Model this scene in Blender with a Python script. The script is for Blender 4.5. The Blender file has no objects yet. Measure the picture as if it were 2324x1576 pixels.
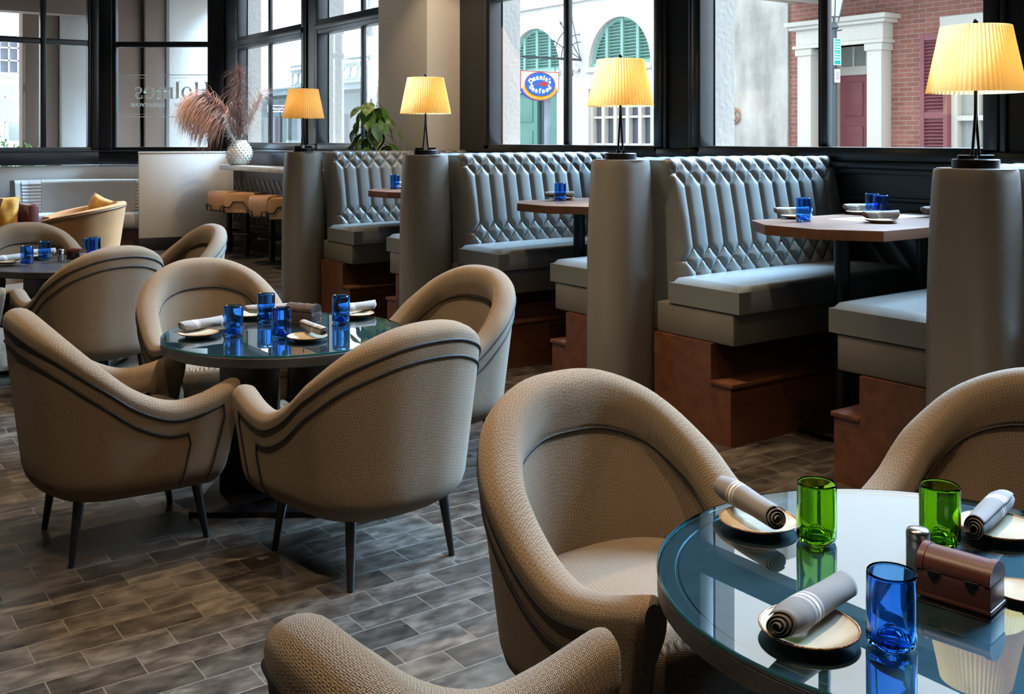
import bpy, bmesh, math, random
import numpy as np
from mathutils import Vector, Matrix
random.seed(7); rng = np.random.default_rng(7)
S = bpy.context.scene
COL = S.collection
PI = math.pi
R = math.radians

# ------------------------------------------------------------------ camera, sky, sun, lights, exposure
S.view_settings.view_transform = 'Standard'
S.view_settings.look = 'None'
S.view_settings.gamma = 1.0
S.view_settings.use_curve_mapping = False
S.view_settings.exposure = 0.0
HEAD = 35.6
cam = bpy.data.cameras.new('camera')
cam.sensor_width = 36.0
cam.lens = 2350.0 / 2324.0 * 36.0
cam.shift_y = -473.0 / 2324.0
cam.clip_end = 300
cam_o = bpy.data.objects.new('camera', cam)
COL.objects.link(cam_o)
cam_o.location = (0, 0, 1.5)
cam_o.rotation_euler = (PI / 2, 0, R(-HEAD))
S.camera = cam_o

W = bpy.data.worlds.new('sky'); S.world = W; W.use_nodes = True
bg = W.node_tree.nodes['Background']
bg.inputs[0].default_value = (0.87, 0.935, 1.0, 1)
bg.inputs[1].default_value = 3.4

def light(name, kind, loc, energy, color, **kw):
    l = bpy.data.lights.new(name, kind); l.energy = energy; l.color = color
    for k, v in kw.items():
        if k != 'aim': setattr(l, k, v)
    o = bpy.data.objects.new(name, l); COL.objects.link(o); o.location = loc
    if 'aim' in kw:
        d = Vector(kw['aim']) - Vector(loc)
        o.rotation_euler = d.to_track_quat('-Z', 'Y').to_euler()
    return o
# soft high daylight from the street side (veiled sun)
light('sun', 'SUN', (30, -20, 30), 60.0, (0.42, 0.68, 1.0), angle=R(34), aim=(30 - 0.90, -20 + 0.04, 30 - 0.80))
WARM = (1.0, 0.76, 0.50); SPOT_GAIN = 2.8
# the room's recessed ceiling downlights, then added fill spots
for (sx, sy, ax, ay, e, ang, *az) in ((1.95, 1.15, 1.7, 1.15, 165, 75), (2.15, 4.15, 1.75, 4.05, 250, 78), (1.9, 7.3, 1.6, 7.2, 190, 78),
                        (0.1, 2.2, 0.40, 2.3, 80, 75), (-0.4, 5.5, 0.2, 5.2, 50, 70),
                        (2.9, 3.1, 3.6, 3.2, 75, 55), (2.9, 1.2, 3.6, 1.6, 60, 55), (2.9, 5.1, 3.7, 5.3, 60, 55), (2.9, 7.2, 3.7, 7.4, 60, 55),
                        (2.6, 11.4, 2.7, 11.9, 60, 80), (4.0, 12.3, 4.6, 12.4, 110, 75), (0.8, 10.6, 1.0, 11.0, 80, 80), (4.2, 10.2, 4.6, 9.6, 25, 50),
                        (3.0, 13.4, 3.6, 14.6, 45, 80), (4.3, 6.3, 5.1, 8.24, 120, 40, 1.8), (3.3, 8.9, 4.93, 8.8, 14, 45, 2.0), (0.75, 0.9, 1.5, 3.3, 60, 62, 0.5)):  # from the pier spots on: added fill for pier faces and chair backs
    light('downlight_and_fill', 'SPOT', (sx, sy, 4.2), e * SPOT_GAIN, WARM, spot_size=R(ang), spot_blend=0.55, shadow_soft_size=0.03, aim=(ax, ay, az[0] if az else 0))
try:
    S.cycles.caustics_reflective = False
    S.cycles.caustics_refractive = False
    S.cycles.sample_clamp_indirect = 4.0
    S.cycles.transparent_max_bounces = 24
    S.cycles.max_bounces = 12
except Exception:
    pass

# ------------------------------------------------------------------ helpers: meshes
class MB:
    """collects vertices, faces and uv, then links them as ONE mesh object"""
    def __init__(s): s.v = []; s.f = []; s.uv = {}
    def face(s, idx, uv=None):
        if uv: s.uv[len(s.f)] = uv
        s.f.append(tuple(idx)); return s
    def grid(s, P, wrap_u=False, wrap_v=False, UV=None, flip=False):
        nu, nv = len(P), len(P[0]); b = len(s.v)
        for row in P:
            for p in row: s.v.append(tuple(p))
        for i in range(nu - (0 if wrap_u else 1)):
            for j in range(nv - (0 if wrap_v else 1)):
                i2, j2 = (i + 1) % nu, (j + 1) % nv
                q = [b + i * nv + j, b + i2 * nv + j, b + i2 * nv + j2, b + i * nv + j2]
                uv = None
                if UV: uv = [UV[i][j], UV[i + 1][j] if i + 1 < len(UV) else UV[i][j], UV[(i + 1) if i + 1 < len(UV) else i][(j + 1) if j + 1 < len(UV[0]) else j], UV[i][(j + 1) if j + 1 < len(UV[0]) else j]]
                if flip: q = q[::-1]; uv = uv[::-1] if uv else None
                s.face(q, uv)
        return b
    def box(s, a, b, bev=0.0, M=None, seg=2):
        bm = bmesh.new()
        bmesh.ops.create_cube(bm, size=1.0)
        for v in bm.verts:
            v.co = Vector([a[k] + (v.co[k] + 0.5) * (b[k] - a[k]) for k in range(3)])
        if bev > 0:
            bmesh.ops.bevel(bm, geom=list(bm.edges), offset=bev, segments=seg, affect='EDGES', profile=0.5)
        s.bm(bm, M); return s
    def bm(s, bm, M=None):
        b = len(s.v); bm.verts.index_update()
        for v in bm.verts: s.v.append(tuple(M @ v.co if M else v.co))
        for f in bm.faces: s.f.append(tuple(b + v.index for v in f.verts))
        bm.free()
    def mesh(s, me, M=None):
        b = len(s.v)
        for v in me.vertices: s.v.append(tuple(M @ v.co if M else v.co))
        for p in me.polygons: s.f.append(tuple(b + i for i in p.vertices))
    def prism(s, poly, h0, h1, M=None, bev=0.0):
        """poly in local xy extruded along local z"""
        bm = bmesh.new()
        lo = [bm.verts.new((x, y, h0)) for x, y in poly]; hi = [bm.verts.new((x, y, h1)) for x, y in poly]
        n = len(poly)
        bm.faces.new(lo[::-1]); top = bm.faces.new(hi)
        for i in range(n): bm.faces.new((lo[i], lo[(i + 1) % n], hi[(i + 1) % n], hi[i]))
        bmesh.ops.recalc_face_normals(bm, faces=bm.faces)
        if bev > 0:
            bmesh.ops.bevel(bm, geom=list(top.edges), offset=bev, segments=2, affect='EDGES', profile=0.5)
        s.bm(bm, M); return s
    def lathe(s, prof, n=32, c=(0, 0, 0), sx=1.0, sy=1.0, M=None):
        P = []
        for k in range(n):
            a = 2 * PI * k / n; row = []
            for r, z in prof:
                p = Vector((c[0] + r * math.cos(a) * sx, c[1] + r * math.sin(a) * sy, c[2] + z))
                row.append(M @ p if M else p)
            P.append(row)
        s.grid(P, wrap_u=True)
        return s
    def tube(s, pts, r, n=10, closed=False, cap=True, rb=None):
        pts = [Vector(p) for p in pts]; m = len(pts); P = []
        up = None
        for i, p in enumerate(pts):
            if closed: t = pts[(i + 1) % m] - pts[i - 1]
            else: t = pts[min(i + 1, m - 1)] - pts[max(i - 1, 0)]
            if t.length < 1e-9: t = Vector((0, 0, 1))
            t.normalize()
            if up is None:
                up = Vector((0, 0, 1)) if abs(t.z) < 0.9 else Vector((1, 0, 0))
            sd = t.cross(up)
            if sd.length < 1e-6: sd = t.orthogonal()
            sd.normalize(); up = sd.cross(t).normalized()
            rr = r[i] if isinstance(r, (list, tuple)) else r
            r2 = rr if rb is None else rb
            P.append([p + sd * math.cos(2 * PI * k / n) * rr + up * math.sin(2 * PI * k / n) * r2 for k in range(n)])
        b = s.grid(P, wrap_u=closed, wrap_v=True, flip=True)
        if cap and not closed:
            s.face([b + k for k in range(n)]); s.face([b + (m - 1) * n + k for k in range(n)][::-1])
        return s
    def cyl(s, p0, p1, r0, r1=None, n=16):
        return s.tube([p0, p1], [r0, r0 if r1 is None else r1], n)
    def sphere(s, c, r, n=16, m=10, sc=(1, 1, 1)):
        P = []
        for i in range(n):
            a = 2 * PI * i / n
            P.append([(c[0] + r * sc[0] * math.sin(PI * j / m) * math.cos(a), c[1] + r * sc[1] * math.sin(PI * j / m) * math.sin(a), c[2] - r * sc[2] * math.cos(PI * j / m)) for j in range(m + 1)])
        s.grid(P, wrap_u=True); return s
    def build(s, name, mat, parent=None, smooth=35, kind=None, label=None, loc=None):
        me = bpy.data.meshes.new(name)
        me.from_pydata([tuple(v) for v in s.v], [], s.f); me.update()
        if s.uv:
            ul = me.uv_layers.new(name='UVMap')
            for fi, p in enumerate(me.polygons):
                u = s.uv.get(fi)
                if u:
                    for k, li in enumerate(p.loop_indices): ul.data[li].uv = u[k]
        if mat: me.materials.append(mat)
        bm = bmesh.new(); bm.from_mesh(me)
        bmesh.ops.remove_doubles(bm, verts=bm.verts, dist=1e-6)
        bm.to_mesh(me); bm.free()
        if smooth:
            for p in me.polygons: p.use_smooth = True
            try: me.set_sharp_from_angle(angle=R(smooth))
            except Exception: pass
        o = bpy.data.objects.new(name, me); COL.objects.link(o)
        if parent: o.parent = parent
        if kind: o['kind'] = kind
        if label: o['label'] = label
        if loc: o.location = loc
        return o

def thing(name, label, cat, loc=(0, 0, 0), rz=0.0, group=None):
    o = bpy.data.objects.new(name, None); COL.objects.link(o)
    o.location = loc; o.rotation_euler = (0, 0, rz)
    o.empty_display_size = 0.1
    o['label'] = label; o['category'] = cat
    if group: o['group'] = group
    return o
def tag(o, label, cat, group=None):
    o['label'] = label; o['category'] = cat
    if group: o['group'] = group
    return o
def struct_empty(name):
    o = bpy.data.objects.new(name, None); COL.objects.link(o); o['kind'] = 'structure'; return o
KIDS = {}
def kids(o): return [c for c in COL.objects if c.parent == o]
def dup(root, loc, rz, label, group=None, extra=None):
    r = root.copy(); COL.objects.link(r); r.location = loc; r.rotation_euler = (0, 0, rz); r['label'] = label
    if group: r['group'] = group
    for ch in kids(root):
        c = ch.copy(); COL.objects.link(c); c.parent = r
        for g in kids(ch):
            d = g.copy(); COL.objects.link(d); d.parent = c
    return r
def text_mesh(txt, size, offset=0.0, extrude=0.001, space=1.0):
    c = bpy.data.curves.new('lettering', 'FONT'); c.body = txt; c.size = size; c.offset = offset; c.extrude = extrude
    c.align_x = 'CENTER'; c.align_y = 'CENTER'; c.space_character = space; c.resolution_u = 4
    o = bpy.data.objects.new('lettering', c); COL.objects.link(o)
    dg = bpy.context.evaluated_depsgraph_get()
    me = bpy.data.meshes.new_from_object(o.evaluated_get(dg))
    bpy.data.objects.remove(o); bpy.data.curves.remove(c)
    return me

# ------------------------------------------------------------------ helpers: materials
class NT:
    def __init__(s, name):
        s.m = bpy.data.materials.new(name); s.m.use_nodes = True
        s.t = s.m.node_tree; s.n = s.t.nodes; s.b = s.n['Principled BSDF']; s.out = s.n['Material Output']
    def add(s, typ, **kw):
        n = s.n.new(typ)
        for k, v in kw.items():
            if k.startswith('i_'):
                key = k[2:]
                key = int(key) if key.isdigit() else key
                n.inputs[key].default_value = v
            else: setattr(n, k, v)
        return n
    def link(s, a, b): s.t.links.new(a, b)
    def coord(s, which='Object', scale=(1, 1, 1), rot=(0, 0, 0)):
        tc = s.add('ShaderNodeTexCoord'); mp = s.add('ShaderNodeMapping')
        mp.inputs['Scale'].default_value = scale; mp.inputs['Rotation'].default_value = rot
        s.link(tc.outputs[which], mp.inputs['Vector']); return mp.outputs['Vector']
    def noise(s, vec, scale, detail=3, rough=0.5):
        n = s.add('ShaderNodeTexNoise'); n.inputs['Scale'].default_value = scale; n.inputs['Detail'].default_value = detail; n.inputs['Roughness'].default_value = rough
        if vec: s.link(vec, n.inputs['Vector'])
        return n.outputs['Fac']
    def ramp(s, fac, stops):
        r = s.add('ShaderNodeValToRGB'); e = r.color_ramp.elements
        while len(e) < len(stops): e.new(0.5)
        for k, (p, c) in enumerate(stops):
            e[k].position = p; e[k].color = (*c, 1) if len(c) == 3 else c
        s.link(fac, r.inputs['Fac']); return r.outputs['Color']
    def mix(s, fac, a, b, blend='MIX'):
        m = s.add('ShaderNodeMix', data_type='RGBA', blend_type=blend)
        for sock, val in ((m.inputs[0], fac), (m.inputs[6], a), (m.inputs[7], b)):
            if hasattr(val, 'is_linked'): s.link(val, sock)
            elif isinstance(val, (int, float)): sock.default_value = val
            else: sock.default_value = (*val, 1)
        return m.outputs[2]
    def math(s, op, a, b=None):
        m = s.add('ShaderNodeMath', operation=op)
        for k, val in enumerate((a, b)):
            if val is None: continue
            if hasattr(val, 'is_linked'): s.link(val, m.inputs[k])
            else: m.inputs[k].default_value = val
        return m.outputs[0]
    def bump(s, h, strength=0.3, dist=0.002):
        b = s.add('ShaderNodeBump'); b.inputs['Strength'].default_value = strength; b.inputs['Distance'].default_value = dist
        s.link(h, b.inputs['Height']); s.link(b.outputs['Normal'], s.b.inputs['Normal'])
    def set(s, col=None, rough=None, metal=None, **kw):
        if col is not None:
            if hasattr(col, 'is_linked'): s.link(col, s.b.inputs['Base Color'])
            else: s.b.inputs['Base Color'].default_value = (*col, 1)
        if rough is not None:
            if hasattr(rough, 'is_linked'): s.link(rough, s.b.inputs['Roughness'])
            else: s.b.inputs['Roughness'].default_value = rough
        if metal is not None: s.b.inputs['Metallic'].default_value = metal
        for k, v in kw.items(): s.b.inputs[k].default_value = v
        return s.m
def simple(name, col, rough=0.5, metal=0.0, var=0.12, scale=30.0, bump=0.0, **kw):
    """plain material with a little mottling and grain"""
    t = NT(name); v = t.coord('Object')
    f = t.noise(v, scale, 4)
    a = tuple(c * (1 - var) for c in col); b = tuple(min(1, c * (1 + var)) for c in col)
    t.set(t.ramp(f, [(0.3, a), (0.7, b)]), rough, metal, **kw)
    if bump: t.bump(f, bump, 0.003)
    return t.m

M = {}
def m_fabric():
    t = NT('tweed_fabric'); uv = t.coord('UV')
    ck = t.add('ShaderNodeTexChecker'); ck.inputs['Scale'].default_value = 1 / 0.0054; t.link(uv, ck.inputs['Vector'])
    def stripes(direction, period):
        w = t.add('ShaderNodeTexWave', wave_type='BANDS', bands_direction=direction); w.inputs['Scale'].default_value = 1 / period / 3.18
        w.inputs['Distortion'].default_value = 0.6; w.inputs['Detail'].default_value = 1; w.inputs['Detail Scale'].default_value = 2
        t.link(uv, w.inputs['Vector']); return w.outputs['Fac']
    h = stripes('X', 0.0033); vv = stripes('Y', 0.0033)
    weave = t.add('ShaderNodeMix', data_type='FLOAT'); t.link(ck.outputs['Fac'], weave.inputs[0]); t.link(h, weave.inputs[2]); t.link(vv, weave.inputs[3])
    nz = t.noise(uv, 420, 2); f = t.math('ADD', t.math('MULTIPLY', weave.outputs[0], 0.75), t.math('MULTIPLY', nz, 0.42))
    big = t.noise(uv, 9, 2)
    c = t.ramp(f, [(0.32, (0.022, 0.015, 0.011)), (0.54, (0.112, 0.076, 0.047)), (0.84, (0.315, 0.226, 0.142))])
    c = t.mix(t.math('MULTIPLY', big, 0.25), c, (0.12, 0.092, 0.066))
    t.set(c, 0.92, **{'Sheen Weight': 0.12, 'Specular IOR Level': 0.2}); t.bump(f, 0.45, 0.002); return t.m
def m_leather(name, col, rough=0.36):
    t = NT(name); v = t.coord('Object')
    f = t.noise(v, 160, 3); g = t.noise(v, 3.0, 2)
    c = t.mix(g, tuple(x * 0.88 for x in col), tuple(x * 1.1 for x in col))
    t.set(c, rough, **{'Specular IOR Level': 0.45}); t.bump(f, 0.06, 0.001); return t.m
def m_wood(name, a, b, axis=0, rough=0.35, scale=14.0, gscale=1.0, spec=0.5):
    t = NT(name); sc = [1.0, 1.0, 1.0]
    for k in range(3): sc[k] = 1.0 if k != axis else 0.08
    v = t.coord('Object', scale=tuple(x * gscale for x in sc))
    f = t.noise(v, scale, 6, 0.6); g = t.noise(v, scale * 7, 3)
    h = t.math('ADD', t.math('MULTIPLY', f, 0.7), t.math('MULTIPLY', g, 0.3))
    t.set(t.ramp(h, [(0.32, a), (0.68, b)]), rough, **{'Specular IOR Level': spec}); t.bump(g, 0.08, 0.001); return t.m
def m_paint(name, col, rough=0.32):
    t = NT(name); v = t.coord('Object')
    f = t.noise(v, 6, 4); g = t.noise(v, 60, 3)
    t.set(t.ramp(f, [(0.3, tuple(c * 0.8 for c in col)), (0.7, tuple(c * 1.25 for c in col))]), rough); t.bump(g, 0.05, 0.002); return t.m
def m_glass_thin(name, tint=(0.97, 0.985, 0.98), refl=1.0, ior=1.5):
    """flat pane: clear, with Fresnel reflection"""
    t = NT(name); t.n.remove(t.b)
    tr = t.add('ShaderNodeBsdfTransparent'); tr.inputs[0].default_value = (*tint, 1)
    gl = t.add('ShaderNodeBsdfGlossy'); gl.inputs['Roughness'].default_value = 0.0
    gl.inputs[0].default_value = (refl, refl, refl, 1)
    fr = t.add('ShaderNodeFresnel'); fr.inputs[0].default_value = ior
    ge = t.add('ShaderNodeNewGeometry'); fac = t.math('MULTIPLY', fr.outputs[0], t.math('SUBTRACT', 1.0, ge.outputs['Backfacing']))
    mx = t.add('ShaderNodeMixShader'); t.link(fac, mx.inputs[0]); t.link(tr.outputs[0], mx.inputs[1]); t.link(gl.outputs[0], mx.inputs[2])
    t.link(mx.outputs[0], t.out.inputs[0]); return t.m
def m_tumbler(name, col):
    t = NT(name)
    t.set(col, 0.02, **{'Transmission Weight': 1.0, 'IOR': 1.45}); return t.m
def m_shade():
    t = NT('pleated_shade_fabric'); v = t.coord('Object'); f = t.noise(v, 300, 2)
    t.n.remove(t.b)
    c = t.ramp(f, [(0.3, (0.78, 0.50, 0.18)), (0.7, (0.88, 0.60, 0.24))])
    d = t.add('ShaderNodeBsdfDiffuse'); tl = t.add('ShaderNodeBsdfTranslucent'); mx = t.add('ShaderNodeMixShader'); mx.inputs[0].default_value = 0.6
    t.link(c, d.inputs[0]); t.link(c, tl.inputs[0]); t.link(d.outputs[0], mx.inputs[1]); t.link(tl.outputs[0], mx.inputs[2])
    t.link(mx.outputs[0], t.out.inputs[0]); return t.m
def m_emit(name, col, st):
    t = NT(name); t.set(col, 0.5); t.b.inputs['Emission Color'].default_value = (*col, 1); t.b.inputs['Emission Strength'].default_value = st; return t.m
def m_floor():
    t = NT('slate_tile_floor'); v = t.coord('Object')
    br = t.add('ShaderNodeTexBrick'); br.offset = 0.5
    br.inputs['Scale'].default_value = 1.0; br.inputs['Brick Width'].default_value = 0.246; br.inputs['Row Height'].default_value = 0.123
    br.inputs['Mortar Size'].default_value = 0.0022; br.inputs['Mortar Smooth'].default_value = 0.2; br.inputs['Bias'].default_value = -0.1
    br.inputs['Color1'].default_value = (0.0, 0.0, 0.0, 1); br.inputs['Color2'].default_value = (1, 1, 1, 1); br.inputs['Mortar'].default_value = (0.5, 0.5, 0.5, 1)
    t.link(v, br.inputs['Vector'])
    # each tile samples its own patch of the mottling
    cid = t.add('ShaderNodeVectorMath', operation='SCALE'); t.link(br.outputs['Color'], cid.inputs[0]); cid.inputs['Scale'].default_value = 7.0
    off = t.add('ShaderNodeVectorMath', operation='ADD'); t.link(v, off.inputs[0]); t.link(cid.outputs[0], off.inputs[1])
    st = t.add('ShaderNodeVectorMath', operation='MULTIPLY'); t.link(off.outputs[0], st.inputs[0]); st.inputs[1].default_value = (0.75, 1.35, 1)
    n1 = t.noise(st.outputs[0], 12, 9, 0.62); n2 = t.noise(st.outputs[0], 6.0, 4, 0.6); n3 = t.noise(v, 90, 3, 0.6)
    f = t.math('ADD', t.math('MULTIPLY', n1, 0.45), t.math('ADD', t.math('MULTIPLY', br.outputs['Color'], 0.13), t.math('ADD', t.math('MULTIPLY', n2, 0.37), t.math('MULTIPLY', n3, 0.10))))
    c = t.ramp(f, [(0.34, (0.012, 0.0095, 0.008)), (0.52, (0.042, 0.034, 0.027)), (0.70, (0.115, 0.095, 0.076))])
    c = t.mix(br.outputs['Fac'], c, (0.115, 0.095, 0.075))
    rg = t.math('ADD', t.math('MULTIPLY', n1, 0.36), 0.14)
    t.set(c, rg, **{'Specular IOR Level': 0.75})
    h = t.math('ADD', t.math('MULTIPLY', br.outputs['Fac'], -1.0), t.math('MULTIPLY', n1, 0.4))
    t.bump(h, 0.5, 0.002); return t.m
def m_stucco(name, col, rough=0.85, streak=0.35, scale=0.8):
    t = NT(name); v = t.coord('Object'); vs = t.coord('Object', scale=(1, 1, 0.25))
    a = t.noise(v, scale, 6, 0.65); b = t.noise(vs, scale * 3, 5, 0.6); g = t.noise(v, 25, 4)
    f = t.math('ADD', t.math('MULTIPLY', a, 0.5), t.math('MULTIPLY', b, 0.5))
    c = t.ramp(f, [(0.34, tuple(x * (1 - streak) for x in col)), (0.6, col)])
    t.set(c, rough); t.bump(g, 0.3, 0.01); return t.m
def m_brick():
    t = NT('red_brick'); tc = t.add('ShaderNodeTexCoord'); sp = t.add('ShaderNodeSeparateXYZ'); t.link(tc.outputs['Object'], sp.inputs[0])
    cb = t.add('ShaderNodeCombineXYZ'); t.link(sp.outputs['Y'], cb.inputs['X']); t.link(sp.outputs['Z'], cb.inputs['Y'])
    br = t.add('ShaderNodeTexBrick'); br.inputs['Scale'].default_value = 1; br.inputs['Brick Width'].default_value = 0.24; br.inputs['Row Height'].default_value = 0.078
    br.inputs['Mortar Size'].default_value = 0.0045; br.inputs['Color1'].default_value = (0.30, 0.105, 0.075, 1); br.inputs['Color2'].default_value = (0.20, 0.068, 0.05, 1)
    br.inputs['Mortar'].default_value = (0.36, 0.30, 0.27, 1); t.link(cb.outputs[0], br.inputs['Vector'])
    n = t.noise(cb.outputs[0], 3, 5); c = t.mix(t.math('MULTIPLY', n, 0.35), br.outputs['Color'], (0.50, 0.28, 0.22))
    t.set(c, 0.85); t.bump(br.outputs['Fac'], -0.5, 0.01); return t.m
def m_linen(name, col):
    t = NT(name); uv = t.coord('UV')
    sp = t.add('ShaderNodeSeparateXYZ'); t.link(uv, sp.inputs[0])
    s = t.math('ADD', sp.outputs['Y'], t.math('MULTIPLY', sp.outputs['X'], 0.10))
    def band(c, w):
        return t.math('LESS_THAN', t.math('ABSOLUTE', t.math('SUBTRACT', s, c)), w)
    m_ = None
    for c_, w_ in ((0.66, 0.016), (0.615, 0.003), (0.60, 0.003), (0.705, 0.003), (0.72, 0.003)):
        b_ = band(c_, w_); m_ = b_ if m_ is None else t.math('MAXIMUM', m_, b_)
    n = t.noise(t.coord('Object'), 300, 2)
    base = t.mix(n, tuple(x * 0.85 for x in col), tuple(x * 1.15 for x in col))
    t.set(t.mix(m_, base, (0.62, 0.60, 0.57)), 0.9); t.bump(n, 0.15, 0.0008); return t.m
def m_rim():
    t = NT('speckled_rim'); f = t.noise(t.coord('Object'), 260, 3)
    t.set(t.ramp(f, [(0.42, (0.16, 0.075, 0.03)), (0.62, (0.50, 0.34, 0.20))]), 0.3); return t.m
def m_leaf(name, a, b):
    t = NT(name); f = t.noise(t.coord('Object'), 22, 3)
    t.set(t.ramp(f, [(0.4, a), (0.66, b)]), 0.35); return t.m

M['fabric'] = m_fabric()
M['piping'] = simple('black_piping', (0.005, 0.005, 0.006), 0.7)
M['blackwood'] = simple('black_wood', (0.008, 0.008, 0.009), 0.3)
M['leather'] = m_leather('grey_leather', (0.130, 0.134, 0.128), 0.34)
M['leather2'] = m_leather('taupe_leather', (0.122, 0.108, 0.090), 0.38)
M['plinth'] = m_wood('mahogany_plinth', (0.055, 0.019, 0.009), (0.125, 0.048, 0.022), 0, 0.30)
M['walnut'] = m_wood('walnut_top', (0.085, 0.036, 0.019), (0.17, 0.080, 0.044), 0, 0.42, 10, spec=0.22)
M['dark'] = m_paint('dark_trim_paint', (0.013, 0.0125, 0.0135), 0.30)
M['tabletop'] = m_wood('ebonised_oak', (0.014, 0.012, 0.011), (0.045, 0.040, 0.037), 0, 0.4, 22)
M['metal'] = simple('black_metal', (0.012, 0.013, 0.016), 0.35, 0.6)
M['steel'] = simple('brushed_steel', (0.55, 0.53, 0.50), 0.25, 1.0, 0.05)
M['brass'] = simple('aged_brass', (0.55, 0.42, 0.25), 0.3, 1.0)
M['pane'] = m_glass_thin('window_glass')
M['topglass'] = m_glass_thin('table_glass', (0.70, 0.86, 0.92), 1.0, 2.0)
M['blueglass'] = m_tumbler('blue_glass', (0.17, 0.48, 1.0))
M['greenglass'] = m_tumbler('green_glass', (0.36, 0.62, 0.05))
M['teal'] = simple('glass_edge_teal', (0.012, 0.10, 0.115), 0.15)
M['plate'] = simple('cream_glaze', (0.44, 0.375, 0.28), 0.12, var=0.03)
M['rim'] = m_rim()
M['linen'] = m_linen('grey_linen', (0.17, 0.16, 0.155))
M['linen2'] = m_linen('pale_linen', (0.24, 0.22, 0.21))
M['chest'] = m_wood('chest_leather', (0.055, 0.014, 0.010), (0.15, 0.045, 0.030), 0, 0.38, 20)
M['chest2'] = m_wood('chest_brown', (0.045, 0.028, 0.020), (0.11, 0.075, 0.056), 0, 0.45, 20)
M['shade'] = m_shade()
M['bulb'] = m_emit('lit_bulb', (1.0, 0.78, 0.45), 6)
M['taupe'] = simple('taupe_wall', (0.50, 0.47, 0.43), 0.8, var=0.04, bump=0.05)
M['white_wall'] = simple('linen_wallpaper', (0.62, 0.60, 0.57), 0.8, var=0.04, scale=90, bump=0.05)
M['ceiling'] = simple('ceiling_paint', (0.22, 0.20, 0.18), 0.9, var=0.03)
M['room'] = simple('room_wall_paint', (0.15, 0.13, 0.11), 0.85, var=0.04)
M['floor'] = m_floor()

# ------------------------------------------------------------------ the room shell
WX = 5.3          # inner face of the window wall
YB = 15.57        # back wall
ZC = 4.3
SILL, HEADZ = 1.45, 4.05
WINS = [(11.80, 13.92), (9.20, 11.33), (5.58, 7.72), (3.04, 5.11), (0.46, 2.57)]
m = MB(); m.box((-5, -5, -0.1), (5.62, 15.9, 0)); m.build('floor', M['floor'], smooth=0, kind='structure')
m = MB(); m.box((-5.2, -5.2, ZC), (5.62, 18.6, ZC + 0.25)); m.build('ceiling', M['ceiling'], smooth=0, kind='structure')
m = MB(); m.box((-5.2, -5.2, 0), (-5, 15.9, ZC)); m.build('wall_left', M['room'], smooth=0, kind='structure')
m = MB(); m.box((-5.2, -5.2, 0), (5.62, -5, ZC)); m.build('wall_front', M['room'], smooth=0, kind='structure')
# right wall: wainscot, piers between the windows, header; outside skin
m = MB()
m.box((WX, -5, 0), (5.42, 14.52, SILL - 0.09))
edges = []
ys = sorted(WINS)
prev = -5.0
for (a, b) in ys:
    m.box((WX, prev, SILL - 0.09), (5.42, a - 0.07, ZC)); prev = b + 0.07
    m.box((WX, a - 0.07, HEADZ + 0.05), (5.42, b + 0.07, ZC))
m.box((WX, prev, SILL - 0.09), (5.42, 14.52, ZC))
m.build('wall_right', M['dark'], smooth=0, kind='structure')
# wainscot ledge, mouldings and diagonal boarding
m = MB()
m.box((WX - 0.075, -5, 1.325), (WX, 8.1, 1.36), 0.008); m.box((WX - 0.045, -5, 1.29), (WX, 8.1, 1.325), 0.006)
m.box((WX - 0.03, -5, 1.13), (WX, 8.1, 1.16), 0.008); m.box((WX - 0.03, -5, 0.0), (WX, 8.1, 0.16), 0.006)
m.box((WX - 0.075, 9.06, 1.325), (WX, 14.5, 1.36), 0.008); m.box((WX - 0.03, 9.06, 0), (WX, 14.5, 0.16), 0.006); m.box((WX - 0.03, 9.06, 0.30), (WX, 14.5, 0.34), 0.006)
m.build('trim_1', M['dark'], smooth=30, kind='structure')
m = MB()
y = -4.0
while y < 14.6:
    for zz in (0,):
        A = Matrix.Translation((WX - 0.000, y, 0.62)) @ Matrix.Rotation(R(-42), 4, 'X')
        m.box((-0.006, -0.055, -0.42), (0.006, 0.055, 0.42), 0.003, A)
    y += 0.165
m.build('trim_2', M['dark'], smooth=30, kind='structure')
# pilaster panels between windows
m = MB()
for (a, b) in ((5.11, 5.58), (2.57, 3.04), (11.33, 11.80), (0.0, 0.40)):
    c = (a + b) / 2
    for yy in (c - 0.13, c + 0.13): m.box((WX - 0.02, yy - 0.018, 1.37), (WX, yy + 0.018, 4.2), 0.006)
    m.box((WX - 0.035, a + 0.03, 1.36), (WX, b - 0.03, 1.43), 0.008)
m.build('trim_3', M['dark'], smooth=30, kind='structure')
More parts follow.
